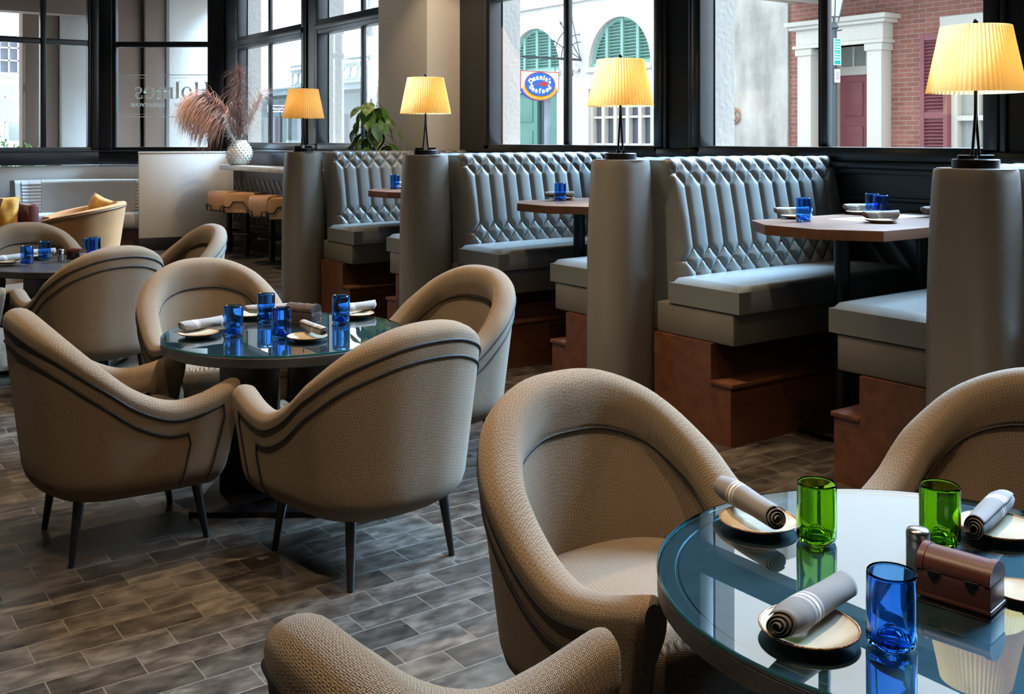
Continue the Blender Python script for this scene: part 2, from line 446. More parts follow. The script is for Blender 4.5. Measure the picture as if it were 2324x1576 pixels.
# windows
for i, (a, b) in enumerate(reversed(ys)):
    w = struct_empty('window_%d' % (i + 1)); mid = (a + b) / 2 if not (5 < a < 6) else 6.70
    if 3 < a < 4: mid = 4.125
    if a > 11: mid = 12.98
    if 9 < a < 10: mid = 10.34
    f = MB(); x0, x1 = WX - 0.03, 5.41
    f.box((x0, a - 0.085, 1.36), (x1, b + 0.085, SILL), 0.01)
    f.box((x0, a - 0.085, 1.40), (x1, a, 4.1), 0.01); f.box((x0, b, 1.40), (x1, b + 0.085, 4.1), 0.01)
    f.box((5.345, mid - 0.03, SILL), (5.392, mid + 0.03, 4.06), 0.008)
    f.box((x0, a, 2.74), (x1, b, 2.91), 0.012); f.box((x0 - 0.02, a - 0.05, 2.79), (x0, b + 0.05, 2.86), 0.008)
    f.box((x0, a - 0.085, HEADZ), (x1, b + 0.085, 4.12), 0.01)
    for yy in (a, mid + 0.03): f.box((5.36, yy, SILL), (5.40, yy + 0.02, 4.05))
    f.build('window_frame', M['dark'], w, 30)
    for (p, q) in ((a, mid - 0.03), (mid + 0.03, b)):
        for (u, v) in ((SILL, 2.74), (2.91, HEADZ)):
            g = MB(); g.box((5.376, p - 0.005, u - 0.005), (5.384, q + 0.005, v + 0.005)); g.build('window_pane', M['pane'], w, 0)
# structural column
m = MB(); m.box((4.935, 8.245, 0), (WX, 9.19, ZC), 0.006); o = m.build('wall_column', M['taupe'], smooth=30, kind='structure')
# back walls: one square to the window wall, one across the corner
AX0, AY0, AX1, AY1 = 5.3, 14.5, 3.84, 15.57     # corner wall end points
def corner_M():
    d = Vector((AX1 - AX0, AY1 - AY0, 0)); L = d.length; d.normalize()
    n = Vector((d.y, -d.x, 0))           # outward (away from the room)
    if n.y < 0: n = -n
    Mx = Matrix(((d.x, n.x, 0, AX0), (d.y, n.y, 0, AY0), (0, 0, 1, 0), (0, 0, 0, 1)))
    return Mx, L
CM, CL = corner_M()
def wall_window(Mx, L, u0, u1, name_w, name_i, rail, mull=None):
    """wall in local (u along, v outward): below sill, dark band, window"""
    w = MB(); w.box((0, 0, 0), (L, 0.12, 1.12), 0, Mx); w.box((0, 0, 4.05), (L, 0.12, ZC), 0, Mx)
    w.build(name_w, M['white_wall'], smooth=0, kind='structure')
    win = struct_empty('window_%d' % name_i); f = MB()
    f.box((0, -0.03, 1.13), (L, 0.13, 1.335), 0.01, Mx); f.box((0, -0.055, 1.315), (L, 0.13, 1.335), 0.006, Mx)
    f.box((0, 0.0, 1.3), (L, 0.12, 1.38), 0.01, Mx)
    f.box((0, -0.02, 1.3), (u0, 0.13, 4.1), 0.012, Mx); f.box((u1, -0.02, 1.3), (L, 0.13, 4.1), 0.012, Mx)
    f.box((u0, 0.01, 1.37), (u0 + 0.05, 0.11, 4.06), 0.01, Mx); f.box((u1 - 0.05, 0.01, 1.37), (u1, 0.11, 4.06), 0.01, Mx)
    f.box((u0, 0.02, rail - 0.04), (u1, 0.10, rail + 0.04), 0.01, Mx); f.box((0, -0.02, 4.0), (L, 0.13, 4.12), 0.01, Mx)
    us = [u0, u1]
    if mull:
        for q in mull: f.box((q - 0.04, 0.01, 1.37), (q + 0.04, 0.11, 4.06), 0.01, Mx)
        us = [u0] + list(mull) + [u1]
    f.build('window_frame', M['dark'], win, 30)
    for k in range(len(us) - 1):
        for (lo, hi) in ((1.37, rail - 0.035), (rail + 0.035, 4.02)):
            g = MB(); g.box((us[k] + 0.03, 0.056, lo), (us[k + 1] - 0.03, 0.064, hi), 0, Mx); g.build('window_pane', M['pane'], win, 0)
    return win
win_corner = wall_window(CM, CL, 0.20, 1.62, 'wall_corner', 8, 2.86)
BM_ = Matrix(((1, 0, 0, -5.0), (0, 1, 0, YB), (0, 0, 1, 0), (0, 0, 0, 1)))
wall_window(BM_, 8.84, 5.2, 8.74, 'wall_back', 9, 2.87, (6.0, 6.9, 8.10))

# lettering on the corner window: read from the street, so it runs mirrored from inside
def serif_letters():
    """outlines in units of x-height 1, cap height 1.45, built from thick stems and thin serifs"""
    def rect(x0, y0, x1, y1): return [(x0, y0), (x1, y0), (x1, y1), (x0, y1)]
    def ring(cx, cy, rx, ry, tx, ty, a0=0, a1=360, n=22):
        out = []
        for k in range(n):
            p, q = R(a0 + (a1 - a0) * k / n), R(a0 + (a1 - a0) * (k + 1) / n)
            out.append([(cx + rx * math.cos(p), cy + ry * math.sin(p)), (cx + rx * math.cos(q), cy + ry * math.sin(q)),
                        (cx + (rx - tx) * math.cos(q), cy + (ry - ty) * math.sin(q)), (cx + (rx - tx) * math.cos(p), cy + (ry - ty) * math.sin(p))])
        return out
    def stem(x, h, w=0.24): return [rect(x, 0, x + w, h), rect(x - 0.09, 0, x + w + 0.09, 0.06), rect(x - 0.09, h - 0.06, x + w * 0.6, h)]
    L = []
    L.append((1.42, stem(0.12, 1.4) + stem(0.98, 1.4) + [rect(0.3, 0.68, 1.0, 0.76), rect(0.9, 1.34, 1.31, 1.4), rect(0.03, 1.34, 0.45, 1.4)]))
    L.append((1.02, ring(0.5, 0.5, 0.46, 0.52, 0.22, 0.06)))
    L.append((0.52, stem(0.14, 1.45)))
    arch = lambda x: ring(x, 0.62, 0.30, 0.40, 0.22, 0.14, 0, 150, 10)
    L.append((1.62, stem(0.12, 1.0) + stem(0.66, 0.66) + stem(1.2, 0.66) + arch(0.60) + arch(1.14)))
    L.append((0.98, ring(0.5, 0.5, 0.45, 0.52, 0.20, 0.06, 0, 318, 20) + [rect(0.2, 0.5, 0.93, 0.57)]))
    L.append((0.82, ring(0.38, 0.73, 0.28, 0.28, 0.13, 0.08, 40, 270, 12) + ring(0.38, 0.27, 0.31, 0.28, 0.16, 0.08, -140, 90, 12) + [rect(0.08, 0.0, 0.13, 0.3), rect(0.60, 0.72, 0.65, 1.0)]))
    return L
lt = MB(); xs = 0.0; UX = 0.174
tot = sum(a for a, _ in serif_letters()) * UX
u_right = 0.225           # the H starts near the window wall
for adv, polys in serif_letters():
    for k, poly in enumerate(polys):
        vs = [CM @ Vector((u_right + (xs + px) * UX, 0.052, 2.075 + py * UX)) for px, py in poly]
        b_ = len(lt.v); lt.v += [tuple(v) for v in vs]; lt.f.append((b_, b_ + 1, b_ + 2, b_ + 3))
    xs += adv
MS = CM @ Matrix.Translation((u_right + tot * 0.53, 0.052, 1.985)) @ Matrix(((1, 0, 0, 0), (0, 0, 1, 0), (0, 1, 0, 0), (0, 0, 0, 1)))
lt.mesh(text_mesh('EAT  \u2022  DRINK  \u2022  RENDEZVOUS', 0.074, 0.001, 0.0004, 1.08), MS)
for zz, hh in ((1.812, 0.010), (1.852, 0.004), (2.415, 0.010), (2.375, 0.004)): lt.box((0.25, 0.0505, zz), (1.57, 0.0525, zz + hh), 0, CM)
lt.build('window_lettering', simple('frosted_lettering', (0.66, 0.78, 0.77), 0.6), win_corner, 0, label='mirrored frosted serif lettering on the glass')

# half wall beside the counter
d = Vector((5.22 - 4.0, 13.93 - 14.14, 0)); hl = d.length; d.normalize()
HM = Matrix(((d.x, -d.y, 0, 4.0), (d.y, d.x, 0, 14.14), (0, 0, 1, 0), (0, 0, 0, 1)))
m = MB(); m.box((0, 0, 0.16), (hl, 0.10, 1.30), 0.004, HM); m.box((-0.005, -0.005, 1.30), (hl, 0.105, 1.325), 0.004, HM)
m.build('wall_divider', M['white_wall'], smooth=30, kind='structure')
m = MB(); m.box((-0.015, -0.02, 0), (hl, 0.12, 0.17), 0.008, HM); m.build('baseboard_divider', M['dark'], smooth=30, kind='structure')

# ------------------------------------------------------------------ barrel chair
CPX = [(0.0, -0.315, 0.885, 0.055, 0.085), (0.115, -0.305, 0.872, 0.055, 0.085), (0.218, -0.258, 0.818, 0.05, 0.085), (0.285, -0.165, 0.720, 0.04, 0.083),
       (0.308, -0.05, 0.618, 0.025, 0.08), (0.314, 0.08, 0.560, 0.02, 0.078), (0.312, 0.20, 0.568, 0.015, 0.078), (0.302, 0.315, 0.605, 0.01, 0.078)]
def cat(P, t):
    n = len(P) - 1; x = min(max(t, 0), 1) * n; i = min(int(x), n - 1); f = x - i
    def g(k):
        if k < 0: q = list(P[-k]); q[0] = -q[0]; return q
        return P[min(k, n)]
    p0, p1, p2, p3 = g(i - 1), g(i), g(i + 1), g(i + 2)
    return [0.5 * (2 * b + (c - a) * f + (2 * a - 5 * b + 4 * c - d_) * f * f + (3 * b - a - 3 * c + d_) * f ** 3) for a, b, c, d_ in zip(p0, p1, p2, p3)]
def path(a):
    q = cat(CPX, abs(a)); q[0] = math.copysign(q[0], a) if a else q[0]
    e = 1e-3; q2 = cat(CPX, min(abs(a) + e, 1)); q1 = cat(CPX, max(abs(a) - e, 0))
    tx, ty = q2[0] - q1[0], q2[1] - q1[1]; L = math.hypot(tx, ty); nx, ny = ty / L, -tx / L
    if a < 0: nx = -nx
    return q, nx, ny
ZB = 0.218
def shell(a, side, z, grow=0.0):
    """point on the chair wall: side +1 outer, -1 inner, at height z"""
    q, nx, ny = path(a); h = q[2]; rel = (z - ZB) / (h - ZB)
    a2 = math.copysign(abs(a) * (1 - 0.10 * max(0, 1 - rel) * abs(a)), a)
    (x, y, h_, lean, t), nx, ny = path(a2)
    if side > 0:
        n = t / 2 + lean * rel - 0.022 * (1 - rel)
        if z < ZB + 0.09: n -= 0.066 * ((ZB + 0.09 - z) / 0.09) ** 2.4
    else:
        dep = h - z
        n = -t / 2 + lean * rel - 0.022 * max(0.0, 1 - (dep - 0.07) ** 2 / 0.0045) - 0.012 * (1 - rel)
    n += grow * side
    return Vector((x + nx * n, y + ny * n, z))
def chair_section(a):
    q, nx, ny = path(a); h, t = q[2], q[4]; P = []
    for z in (ZB, ZB + 0.012, ZB + 0.03, ZB + 0.055, ZB + 0.09): P.append(shell(a, 1, z))
    top = h - t / 2
    for k in range(1, 9): P.append(shell(a, 1, ZB + 0.09 + (top - ZB - 0.09) * k / 8))
    o, i = shell(a, 1, top), shell(a, -1, top)
    for k in range(1, 9):
        th = PI * k / 9; c = (o + i) / 2; d_ = (o - i) / 2
        P.append(c + d_ * math.cos(th) + Vector((0, 0, math.sin(th) * t / 2)))
    zs = 0.36
    for k in range(0, 11): P.append(shell(a, -1, top + (zs - top) * k / 10))
    return P
def make_chair():
    m = MB(); rows = []; UV = []
    N = 84
    A = [-1 + 2 * k / N for k in range(N + 1)]
    secs = [chair_section(a) for a in A]
    def cap(sec, sgn):
        a0 = sec; out = []
        cen = sum(a0, Vector()) / len(a0)
        for s_, fw in ((0.965, 0.010), (0.86, 0.019), (0.50, 0.024)):
            r_ = []
            for k, p in enumerate(a0):
                # pull towards the middle line of the wall
                mate = a0[len(a0) - 1 - k]
                mid = Vector(((p.x + mate.x) / 2, (p.y + mate.y) / 2, p.z * 0.985 + cen.z * 0.015 * 1.0))
                r_.append(Vector((mid.x + (p.x - mid.x) * s_, mid.y + (p.y - mid.y) * s_ + fw, p.z + (cen.z - p.z) * (1 - s_) * 0.10)))
            out.append(r_)
        return out
    allr = cap(secs[0], -1)[::-1] + secs + cap(secs[-1], 1)
    # lengths for uv
    ul = 0.0
    for i, r_ in enumerate(allr):
        if i: ul += (r_[8] - allr[i - 1][8]).length
        vl = 0.0; rowuv = []
        for k, p in enumerate(r_):
            if k: vl += (p - r_[k - 1]).length
            rowuv.append((ul, vl))
        UV.append(rowuv)
    b = m.grid(allr, UV=UV, flip=True)
    n = len(allr[0]); last = b + (len(allr) - 1) * n
    m.face([b + k for k in range(n)]); m.face([last + k for k in range(n)][::-1])
    root = thing('barrel_chair', '', 'chair')
    shell_o = m.build('chair_shell', M['fabric'], root, 60)
    # seat cushion: rounded slab that fills the shell
    s = MB(); P = []; UV = []
    outline = []
    for k in range(41):
        a = -0.93 + 1.86 * k / 40; p = shell(a, -1, 0.40, -0.006); outline.append(Vector((p.x, p.y, 0)))
    fr = []
    for k in range(1, 16):
        f = k / 16; p0, p1 = outline[-1], outline[0]
        q = p0.lerp(p1, f); q.y += 0.045 * math.sin(PI * f) ** 0.7; fr.append(q)
    outline += fr; c = sum(outline, Vector()) / len(outline)
    for (sc, z) in ((0.90, 0.235), (0.965, 0.245), (0.985, 0.29), (0.985, 0.355), (1.0, 0.375), (1.0, 0.415), (0.985, 0.432), (0.93, 0.446), (0.75, 0.456), (0.4, 0.462), (0.02, 0.463)):
        row = []; ru = []
        for p in outline:
            q = c + (p - c) * sc; row.append((q.x, q.y, z)); ru.append((q.x, q.y + (z if sc > 0.9 else 0.45)))
        P.append(row); UV.append(ru)
    for r_ in UV: r_.append(r_[0])
    b = s.grid(P, wrap_v=True, UV=UV); s.face([b + k for k in range(len(outline))][::-1]); s.face([b + 10 * len(outline) + k for k in range(len(outline))])
    s.build('seat', M['fabric'], root, 50)
    # piping: two lines outside that turn down before the arm front, one inside
    def trim(side, amax, dep0, zend, name='piping', extra=0.0):
        dep = dep0
        pts = []
        for k in range(8):
            z = zend + (path(-amax)[0][2] - dep - 0.02 - zend) * k / 8; pts.append(shell(-amax, side, z, 0.002))
        K = 60
        for k in range(K + 1):
            a = -amax + 0.02 + 2 * (amax - 0.02) * k / K; dep = dep0 + extra * max(0, 1 - (a / 0.55) ** 2); pts.append(shell(a, side, path(a)[0][2] - dep, 0.002))
        for k in range(8):
            z = zend + (path(amax)[0][2] - dep - 0.02 - zend) * (8 - k - 1) / 8; pts.append(shell(amax, side, z, 0.002))
        t_ = MB(); t_.tube(pts, 0.0042, 6); t_.build(name, M['piping'], shell_o, 60, label='black piping')
    trim(1, 0.955, 0.062, ZB + 0.03); trim(1, 0.815, 0.118, ZB + 0.03)
    trim(-1, 0.86, 0.105, 0.45, extra=0.045)
    for sx in (-1, 1):
        for (y0, y1) in ((-0.20, -0.235), (0.20, 0.245)):
            l = MB(); l.tube([(sx * 0.195, y0, 0.27), (sx * 0.22, y1, 0.0)], [0.021, 0.0115], 14); l.build('leg', M['blackwood'], root, 40)
    return root
proto_chair = make_chair()
GA, GB, GC = 'chairs around the near table', 'chairs around the middle table', 'chairs around the far table'
CH = [  # x, y, facing (deg, 0 = +y), label
    (1.70, 1.80, 179, 'tan tweed barrel chair facing us behind the near glass table', GA),
    (2.43, 1.36, 93, 'tan tweed barrel chair cut by the right frame edge behind the green tumblers', GA),
    (0.915, 1.135, -90, 'tan tweed barrel chair nearest the camera, cut by the bottom frame edge', GA),
    (1.745, 3.36, 8, 'tan tweed barrel chair with its back to us, pushed up to the middle table', GB),
    (1.09, 4.06, -90, 'tan tweed barrel chair seen side-on at the left of the middle table', GB),
    (1.79, 4.94, 178, 'tan tweed barrel chair facing us beyond the middle glass table', GB),
    (2.455, 4.13, 98, 'tan tweed barrel chair turned left, between middle table and the leather booths', GB),
    (1.56, 6.50, 12, 'grey-lit tweed barrel chair with its back to us at the far dark table', GC),
    (1.53, 7.95, 181, 'tweed barrel chair facing us behind the far dark table with blue tumblers', GC),
    (2.25, 7.33, 93, 'tweed barrel chair turned left near the white divider wall', GC),
    (0.80, 7.14, -88, 'tweed barrel chair only just in frame at the left edge by the far table', GC)]
for i, (x, y, deg, lab, grp) in enumerate(CH):
    if i == 0:
        o = proto_chair; o.location = (x, y, 0); o.rotation_euler = (0, 0, R(deg)); o['label'] = lab; o['group'] = grp
    else: o = dup(proto_chair, (x, y, 0), R(deg), lab, grp)

# ------------------------------------------------------------------ round tables
TZ = 0.69
def make_table(glass, label, loc, rz=0.0):
    root = thing('round_table', label, 'table', loc, rz, 'round dining tables')
    r = 0.495
    t = MB(); t.lathe([(0, 0.640), (r - 0.006, 0.640), (r, 0.645), (r, 0.677), (r - 0.004, 0.681), (0.462, 0.681), (0.460, 0.6795), (0.456, 0.6795), (0.454, 0.681), (0, 0.681)], 96)
    t.build('tabletop', M['tabletop'], root, 30)
    if glass:
        g = MB(); g.lathe([(0, 0.6815), (r - 0.004, 0.6815)], 96); g.v = g.v
        g = MB(); g.lathe([(r - 0.001, 0.6815), (r + 0.001, 0.683), (r + 0.001, 0.6885), (r, TZ)], 96); e = g.build('glass_edge', M['teal'], root, 60, label='teal polished glass edge')
        g = MB(); P = [[(0.0005 * math.cos(2 * PI * k / 96), 0.0005 * math.sin(2 * PI * k / 96), TZ), ((r - 0.002) * math.cos(2 * PI * k / 96), (r - 0.002) * math.sin(2 * PI * k / 96), TZ)] for k in range(96)]
        g.lathe([(0.0, 0.682), (r - 0.003, 0.682), (r - 0.003, TZ), (0.0, TZ)], 96); g.build('glass_top', M['topglass'], root, 30, label='clear glass cover')
    for (cx, cy, ry) in ((-0.15, 0.02, 0.0), (0.15, -0.02, 0.0)):
        p = MB(); p.box((cx - 0.12, cy - 0.035, 0.02), (cx + 0.12, cy + 0.035, 0.64), 0.004); p.build('pedestal_slab', M['blackwood'], root, 30)
    b = MB(); b.box((-0.33, -0.25, 0.0), (0.33, 0.25, 0.022), 0.006); b.build('base_plate', M['metal'], root, 30)
    return root
T1, T2, T3 = (1.73, 1.10), (1.755, 4.09), (1.58, 7.27)
make_table(True, 'round glass-topped table in the near right corner holding green tumblers', (*T1, 0), R(-35))
make_table(True, 'round glass-topped table in the middle holding four blue tumblers', (*T2, 0), R(-35))
make_table(False, 'round dark table at the far left without a glass cover', (*T3, 0), R(-35))

# ------------------------------------------------------------------ table ware
def wobble_lathe(prof, n, amp, seed):
    rg = random.Random(seed); ph = [rg.uniform(0, 6.28) for _ in range(6)]; P = []
    for k in range(n):
        a = 2 * PI * k / n; row = []
        for r, z in prof:
            w = 1 + amp * (math.sin(2 * a + ph[0] + z * 30) + 0.6 * math.sin(3 * a + ph[1] - z * 50) + 0.4 * math.sin(z * 90 + ph[2]))
            row.append((r * w * math.cos(a), r * w * math.sin(a), z))
        P.append(row)
    m = MB(); m.grid(P, wrap_u=True); return m
OUT = [(0.0, 0.022), (0.008, 0.021), (0.016, 0.013), (0.024, 0.003), (0.031, 0.0), (0.036, 0.003), (0.039, 0.010), (0.039, 0.04), (0.039, 0.08), (0.039, 0.113), (0.0385, 0.1165), (0.0370, 0.118), (0.0358, 0.1165)]
INN = [(0.0358, 0.113), (0.0356, 0.08), (0.0355, 0.04), (0.0352, 0.016), (0.032, 0.010), (0.026, 0.012), (0.018, 0.022), (0.010, 0.031), (0.0, 0.034)]
def make_tumbler(mat, seed):
    return wobble_lathe(OUT + INN, 40, 0.010, seed).build('tumbler', mat, None, 60)
tb = make_tumbler(M['blueglass'], 3); tg = make_tumbler(M['greenglass'], 5)
used = {}
def put(proto, loc, rz, label, cat, group, scale=1.0):
    if used.get(proto.name): o = proto.copy(); COL.objects.link(o)
    else: o = proto; used[proto.name] = True
    o.location = loc; o.rotation_euler = (0, 0, rz); o.scale = (scale,) * 3
    return tag(o, label, cat, group)
BT = 1.086       # booth table top height
B_ = [  # blue tumblers
    (1.457, 0.993, TZ, 'large blue glass tumbler beside the front plate on the near table', 'blue tumblers on the near table'),
    (1.555, 4.148, TZ, 'blue tumbler leftmost on the middle table, beside a pale napkin roll', 'blue tumblers on the middle table'),
    (1.797, 4.395, TZ, 'blue tumbler at the back of the middle table near the chest', 'blue tumblers on the middle table'),
    (1.697, 3.987, TZ, 'dark blue tumbler in front of the brown chest on the middle table', 'blue tumblers on the middle table'),
    (2.044, 4.150, TZ, 'blue tumbler rightmost on the middle table in front of a grey napkin', 'blue tumblers on the middle table'),
    (1.344, 7.252, TZ, 'blue tumbler at the front left of the far table beside a napkin roll', 'blue tumblers on the far table'),
    (1.499, 7.502, TZ, 'blue tumbler at the back of the far table next to the shaker', 'blue tumblers on the far table'),
    (1.790, 7.54, TZ, 'blue tumbler half hidden by the chair back, right side of far table', 'blue tumblers on the far table'),
    (1.850, 7.62, TZ, 'blue tumbler rearmost at the right of the far table', 'blue tumblers on the far table'),
    (4.208, 3.367, BT, 'blue tumbler near the front edge of the nearest booth table', 'blue tumblers on the booth tables'),
    (4.82, 3.40, BT, 'blue tumbler rearmost on the nearest booth table, partly behind another', 'blue tumblers on the booth tables'),
    (4.72, 3.28, BT, 'blue tumbler behind the striped napkin roll on the nearest booth table', 'blue tumblers on the booth tables'),
    (4.275, 5.42, BT, 'blue tumbler alone on the middle booth table', 'blue tumblers on the booth tables'),
    (4.16, 7.46, BT, 'blue tumbler alone on the farthest booth table', 'blue tumblers on the booth tables')]
for x, y, z, lab, grp in B_: put(tb, (x, y, z + 0.0006), random.uniform(0, 6), lab, 'glass', grp)
for x, y, lab in ((1.712, 1.338, 'green tumbler beside the left napkin roll on the near table'), (1.900, 1.185, 'green tumbler behind the steel shaker on the near table')):
    put(tg, (x, y, TZ + 0.0006), random.uniform(0, 6), lab, 'glass', 'green tumblers on the near table')
# plates: dish with a brown rim
pr_ = thing('side_plate', '', 'plate')
m = MB(); m.lathe([(0, 0.004), (0.045, 0.004), (0.047, 0.0), (0.052, 0.0), (0.054, 0.004), (0.072, 0.009), (0.0785, 0.0135), (0.0785, 0.0155), (0.071, 0.0125), (0.055, 0.0075), (0.0, 0.0065)], 56); m.build('dish', M['plate'], pr_, 60)
m = MB(); m.tube([(0.079 * math.cos(2 * PI * k / 56), 0.079 * math.sin(2 * PI * k / 56), 0.0145) for k in range(56)], 0.0022, 8, closed=True); m.build('rim', M['rim'], pr_, 60, label='speckled brown rim')
PL = [(1.679, 1.460, TZ, 'cream plate under the left grey napkin roll on the near table', 'plates on the near table'),
      (1.378, 1.092, TZ, 'cream plate nearest the camera, in front of the blue tumbler', 'plates on the near table'),
      (2.055, 1.150, TZ, 'cream plate at the right edge behind the chest on the near table', 'plates on the near table'),
      (1.803, 0.968, TZ, 'cream plate mostly hidden behind the small chest on the near table', 'plates on the near table'),
      (1.428, 4.205, TZ, 'cream plate at the left of the middle table under a pale napkin', 'plates on the middle table'),
      (1.760, 3.878, TZ, 'cream plate at the front of the middle table under a grey napkin', 'plates on the middle table'),
      (2.172, 4.255, TZ, 'cream plate at the right of the middle table under a striped napkin', 'plates on the middle table'),
      (1.775, 4.52, TZ, 'cream plate at the back of the middle table behind a tumbler', 'plates on the middle table'),
      (1.249, 7.36, TZ, 'small cream plate at the left edge of the far table', 'plates on the far table'),
      (1.49, 7.62, TZ, 'small cream plate at the back of the far table', 'plates on the far table'),
      (4.33, 3.51, BT, 'plate under the napkin behind the front tumbler on the nearest booth table', 'plates on the booth tables'),
      (4.45, 3.09, BT, 'plate under the striped napkin at the near edge of the booth table', 'plates on the booth tables'),
      (4.86, 3.50, BT, 'plate at the back of the nearest booth table by the wall', 'plates on the booth tables'),
      (4.37, 5.51, BT, 'plate on the middle booth table beside the tumbler', 'plates on the booth tables'),
      (4.27, 7.52, BT, 'plate on the farthest booth table beside the tumbler', 'plates on the booth tables')]
for i, (x, y, z, lab, grp) in enumerate(PL):
    if i == 0: pr_.location = (x, y, z + 0.0005); pr_['label'] = lab; pr_['group'] = grp
    else:
        o = dup(pr_, (x, y, z + 0.0005), random.uniform(0, 6), lab, grp)
        if i == 3: o.scale = (0.62,) * 3
# rolled napkins: one spiral sheet, so the ends show the roll
def make_roll(mat, L=0.205, seed=1, point=0.035):
    rg = random.Random(seed); T = 3.4; nt, nl = 120, 26; P = []; UV = []
    ph = [rg.uniform(0, 6) for _ in range(4)]
    for i in range(nt + 1):
        f = i / nt; th = f * T * 2 * PI; r0 = 0.005 + 0.0175 * f; row = []; ru = []
        for j in range(nl + 1):
            g = j / nl
            skew = point * (0.5 + 0.5 * math.cos(th + ph[0])) * f
            yy = (-L / 2 + skew * 0.55) * (1 - g) + (L / 2 - point * 0.4 * (0.5 + 0.5 * math.cos(th + ph[1])) * f) * g
            bul = 1 + 0.06 * math.sin(g * 5 + ph[2]) - 0.10 * max(0, g - 0.8) / 0.2 * math.cos(th) ** 2 - 0.20 * max(0, 0.15 - g) / 0.15
            bul += 0.025 * math.sin(9 * g + 2 * th + ph[3])
            r = r0 * bul
            row.append((r * math.cos(th), yy, 0.0225 + r * math.sin(th) * 0.93)); ru.append((f * T, g))
        P.append(row); UV.append(ru)
    m = MB(); m.grid(P, UV=UV); o = m.build('napkin_roll', mat, None, 70)
    sol = o.modifiers.new('thickness', 'SOLIDIFY'); sol.thickness = 0.0011
    return o
ra = make_roll(M['linen'], 0.205, 2); rb = make_roll(M['linen2'], 0.205, 4, 0.05)
def roll(proto, p, q, z, lab, grp, tilt=0.0):
    x, y = (p[0] + q[0]) / 2, (p[1] + q[1]) / 2; dx, dy = q[0] - p[0], q[1] - p[1]
    o = put(proto, (x, y, z), math.atan2(dy, dx) - PI / 2, lab, 'napkin', grp, 1.16 if proto is ra else 1.0)
    return o
zP = 0.0145
roll(ra, (1.712, 1.605), (1.648, 1.385), TZ + zP + 0.003, 'grey striped napkin roll across the left plate on the near table', 'napkins on the near table')
roll(ra, (1.305, 1.085), (1.500, 1.115), TZ + zP, 'grey striped napkin roll on the plate nearest the camera', 'napkins on the near table')
roll(ra, (2.135, 1.185), (1.945, 1.135), TZ + zP, 'grey napkin roll at the right edge of the near table', 'napkins on the near table')
roll(rb, (1.365, 4.25), (1.56, 4.29), TZ + zP, 'pale napkin roll at the left end of the middle table', 'napkins on the middle table')
roll(rb, (1.800, 3.80), (1.80, 4.00), TZ + zP, 'grey napkin roll pointing at us at the front of the middle table', 'napkins on the middle table')
roll(rb, (2.09, 4.28), (2.29, 4.29), TZ + zP, 'striped napkin roll at the right of the middle table', 'napkins on the middle table')
roll(rb, (1.75, 4.50), (1.92, 4.44), TZ + zP, 'napkin roll seen through a tumbler at the back of the middle table', 'napkins on the middle table')
roll(rb, (1.16, 7.32), (1.34, 7.40), TZ + zP, 'pale napkin roll at the left edge of the far table', 'napkins on the far table')
roll(rb, (1.40, 7.62), (1.59, 7.62), TZ + zP, 'pale napkin roll at the back of the far table', 'napkins on the far table')
roll(rb, (4.215, 3.60), (4.44, 3.46), BT + zP, 'pale napkin roll behind the front tumbler of the nearest booth table', 'napkins on the booth tables')
roll(rb, (4.36, 3.14), (4.57, 3.06), BT + zP, 'white striped napkin roll at the near edge of the booth table', 'napkins on the booth tables')
roll(rb, (4.75, 3.56), (4.97, 3.45), BT + zP, 'napkin roll rearmost on the nearest booth table by the wall', 'napkins on the booth tables')
roll(rb, (4.93, 3.17), (5.10, 3.10), BT + zP, 'napkin roll half hidden by the near leather column', 'napkins on the booth tables')
roll(rb, (4.22, 5.55), (4.42, 5.42), BT + zP, 'pale napkin roll behind the tumbler on the middle booth table', 'napkins on the booth tables')
roll(rb, (4.20, 7.56), (4.38, 7.44), BT + zP, 'pale napkin roll beside the tumbler on the farthest booth table', 'napkins on the booth tables')
m = MB(); m.box((4.42, 3.20, BT + 0.0003), (5.12, 3.38, BT + 0.0012)); tag(m.build('white_strip', simple('strip_white', (0.75, 0.75, 0.74), 0.6, var=0.02), smooth=0), 'white strip along the middle of the nearest booth table', 'paper runner')  # thin plain white strip lying on the tabletop
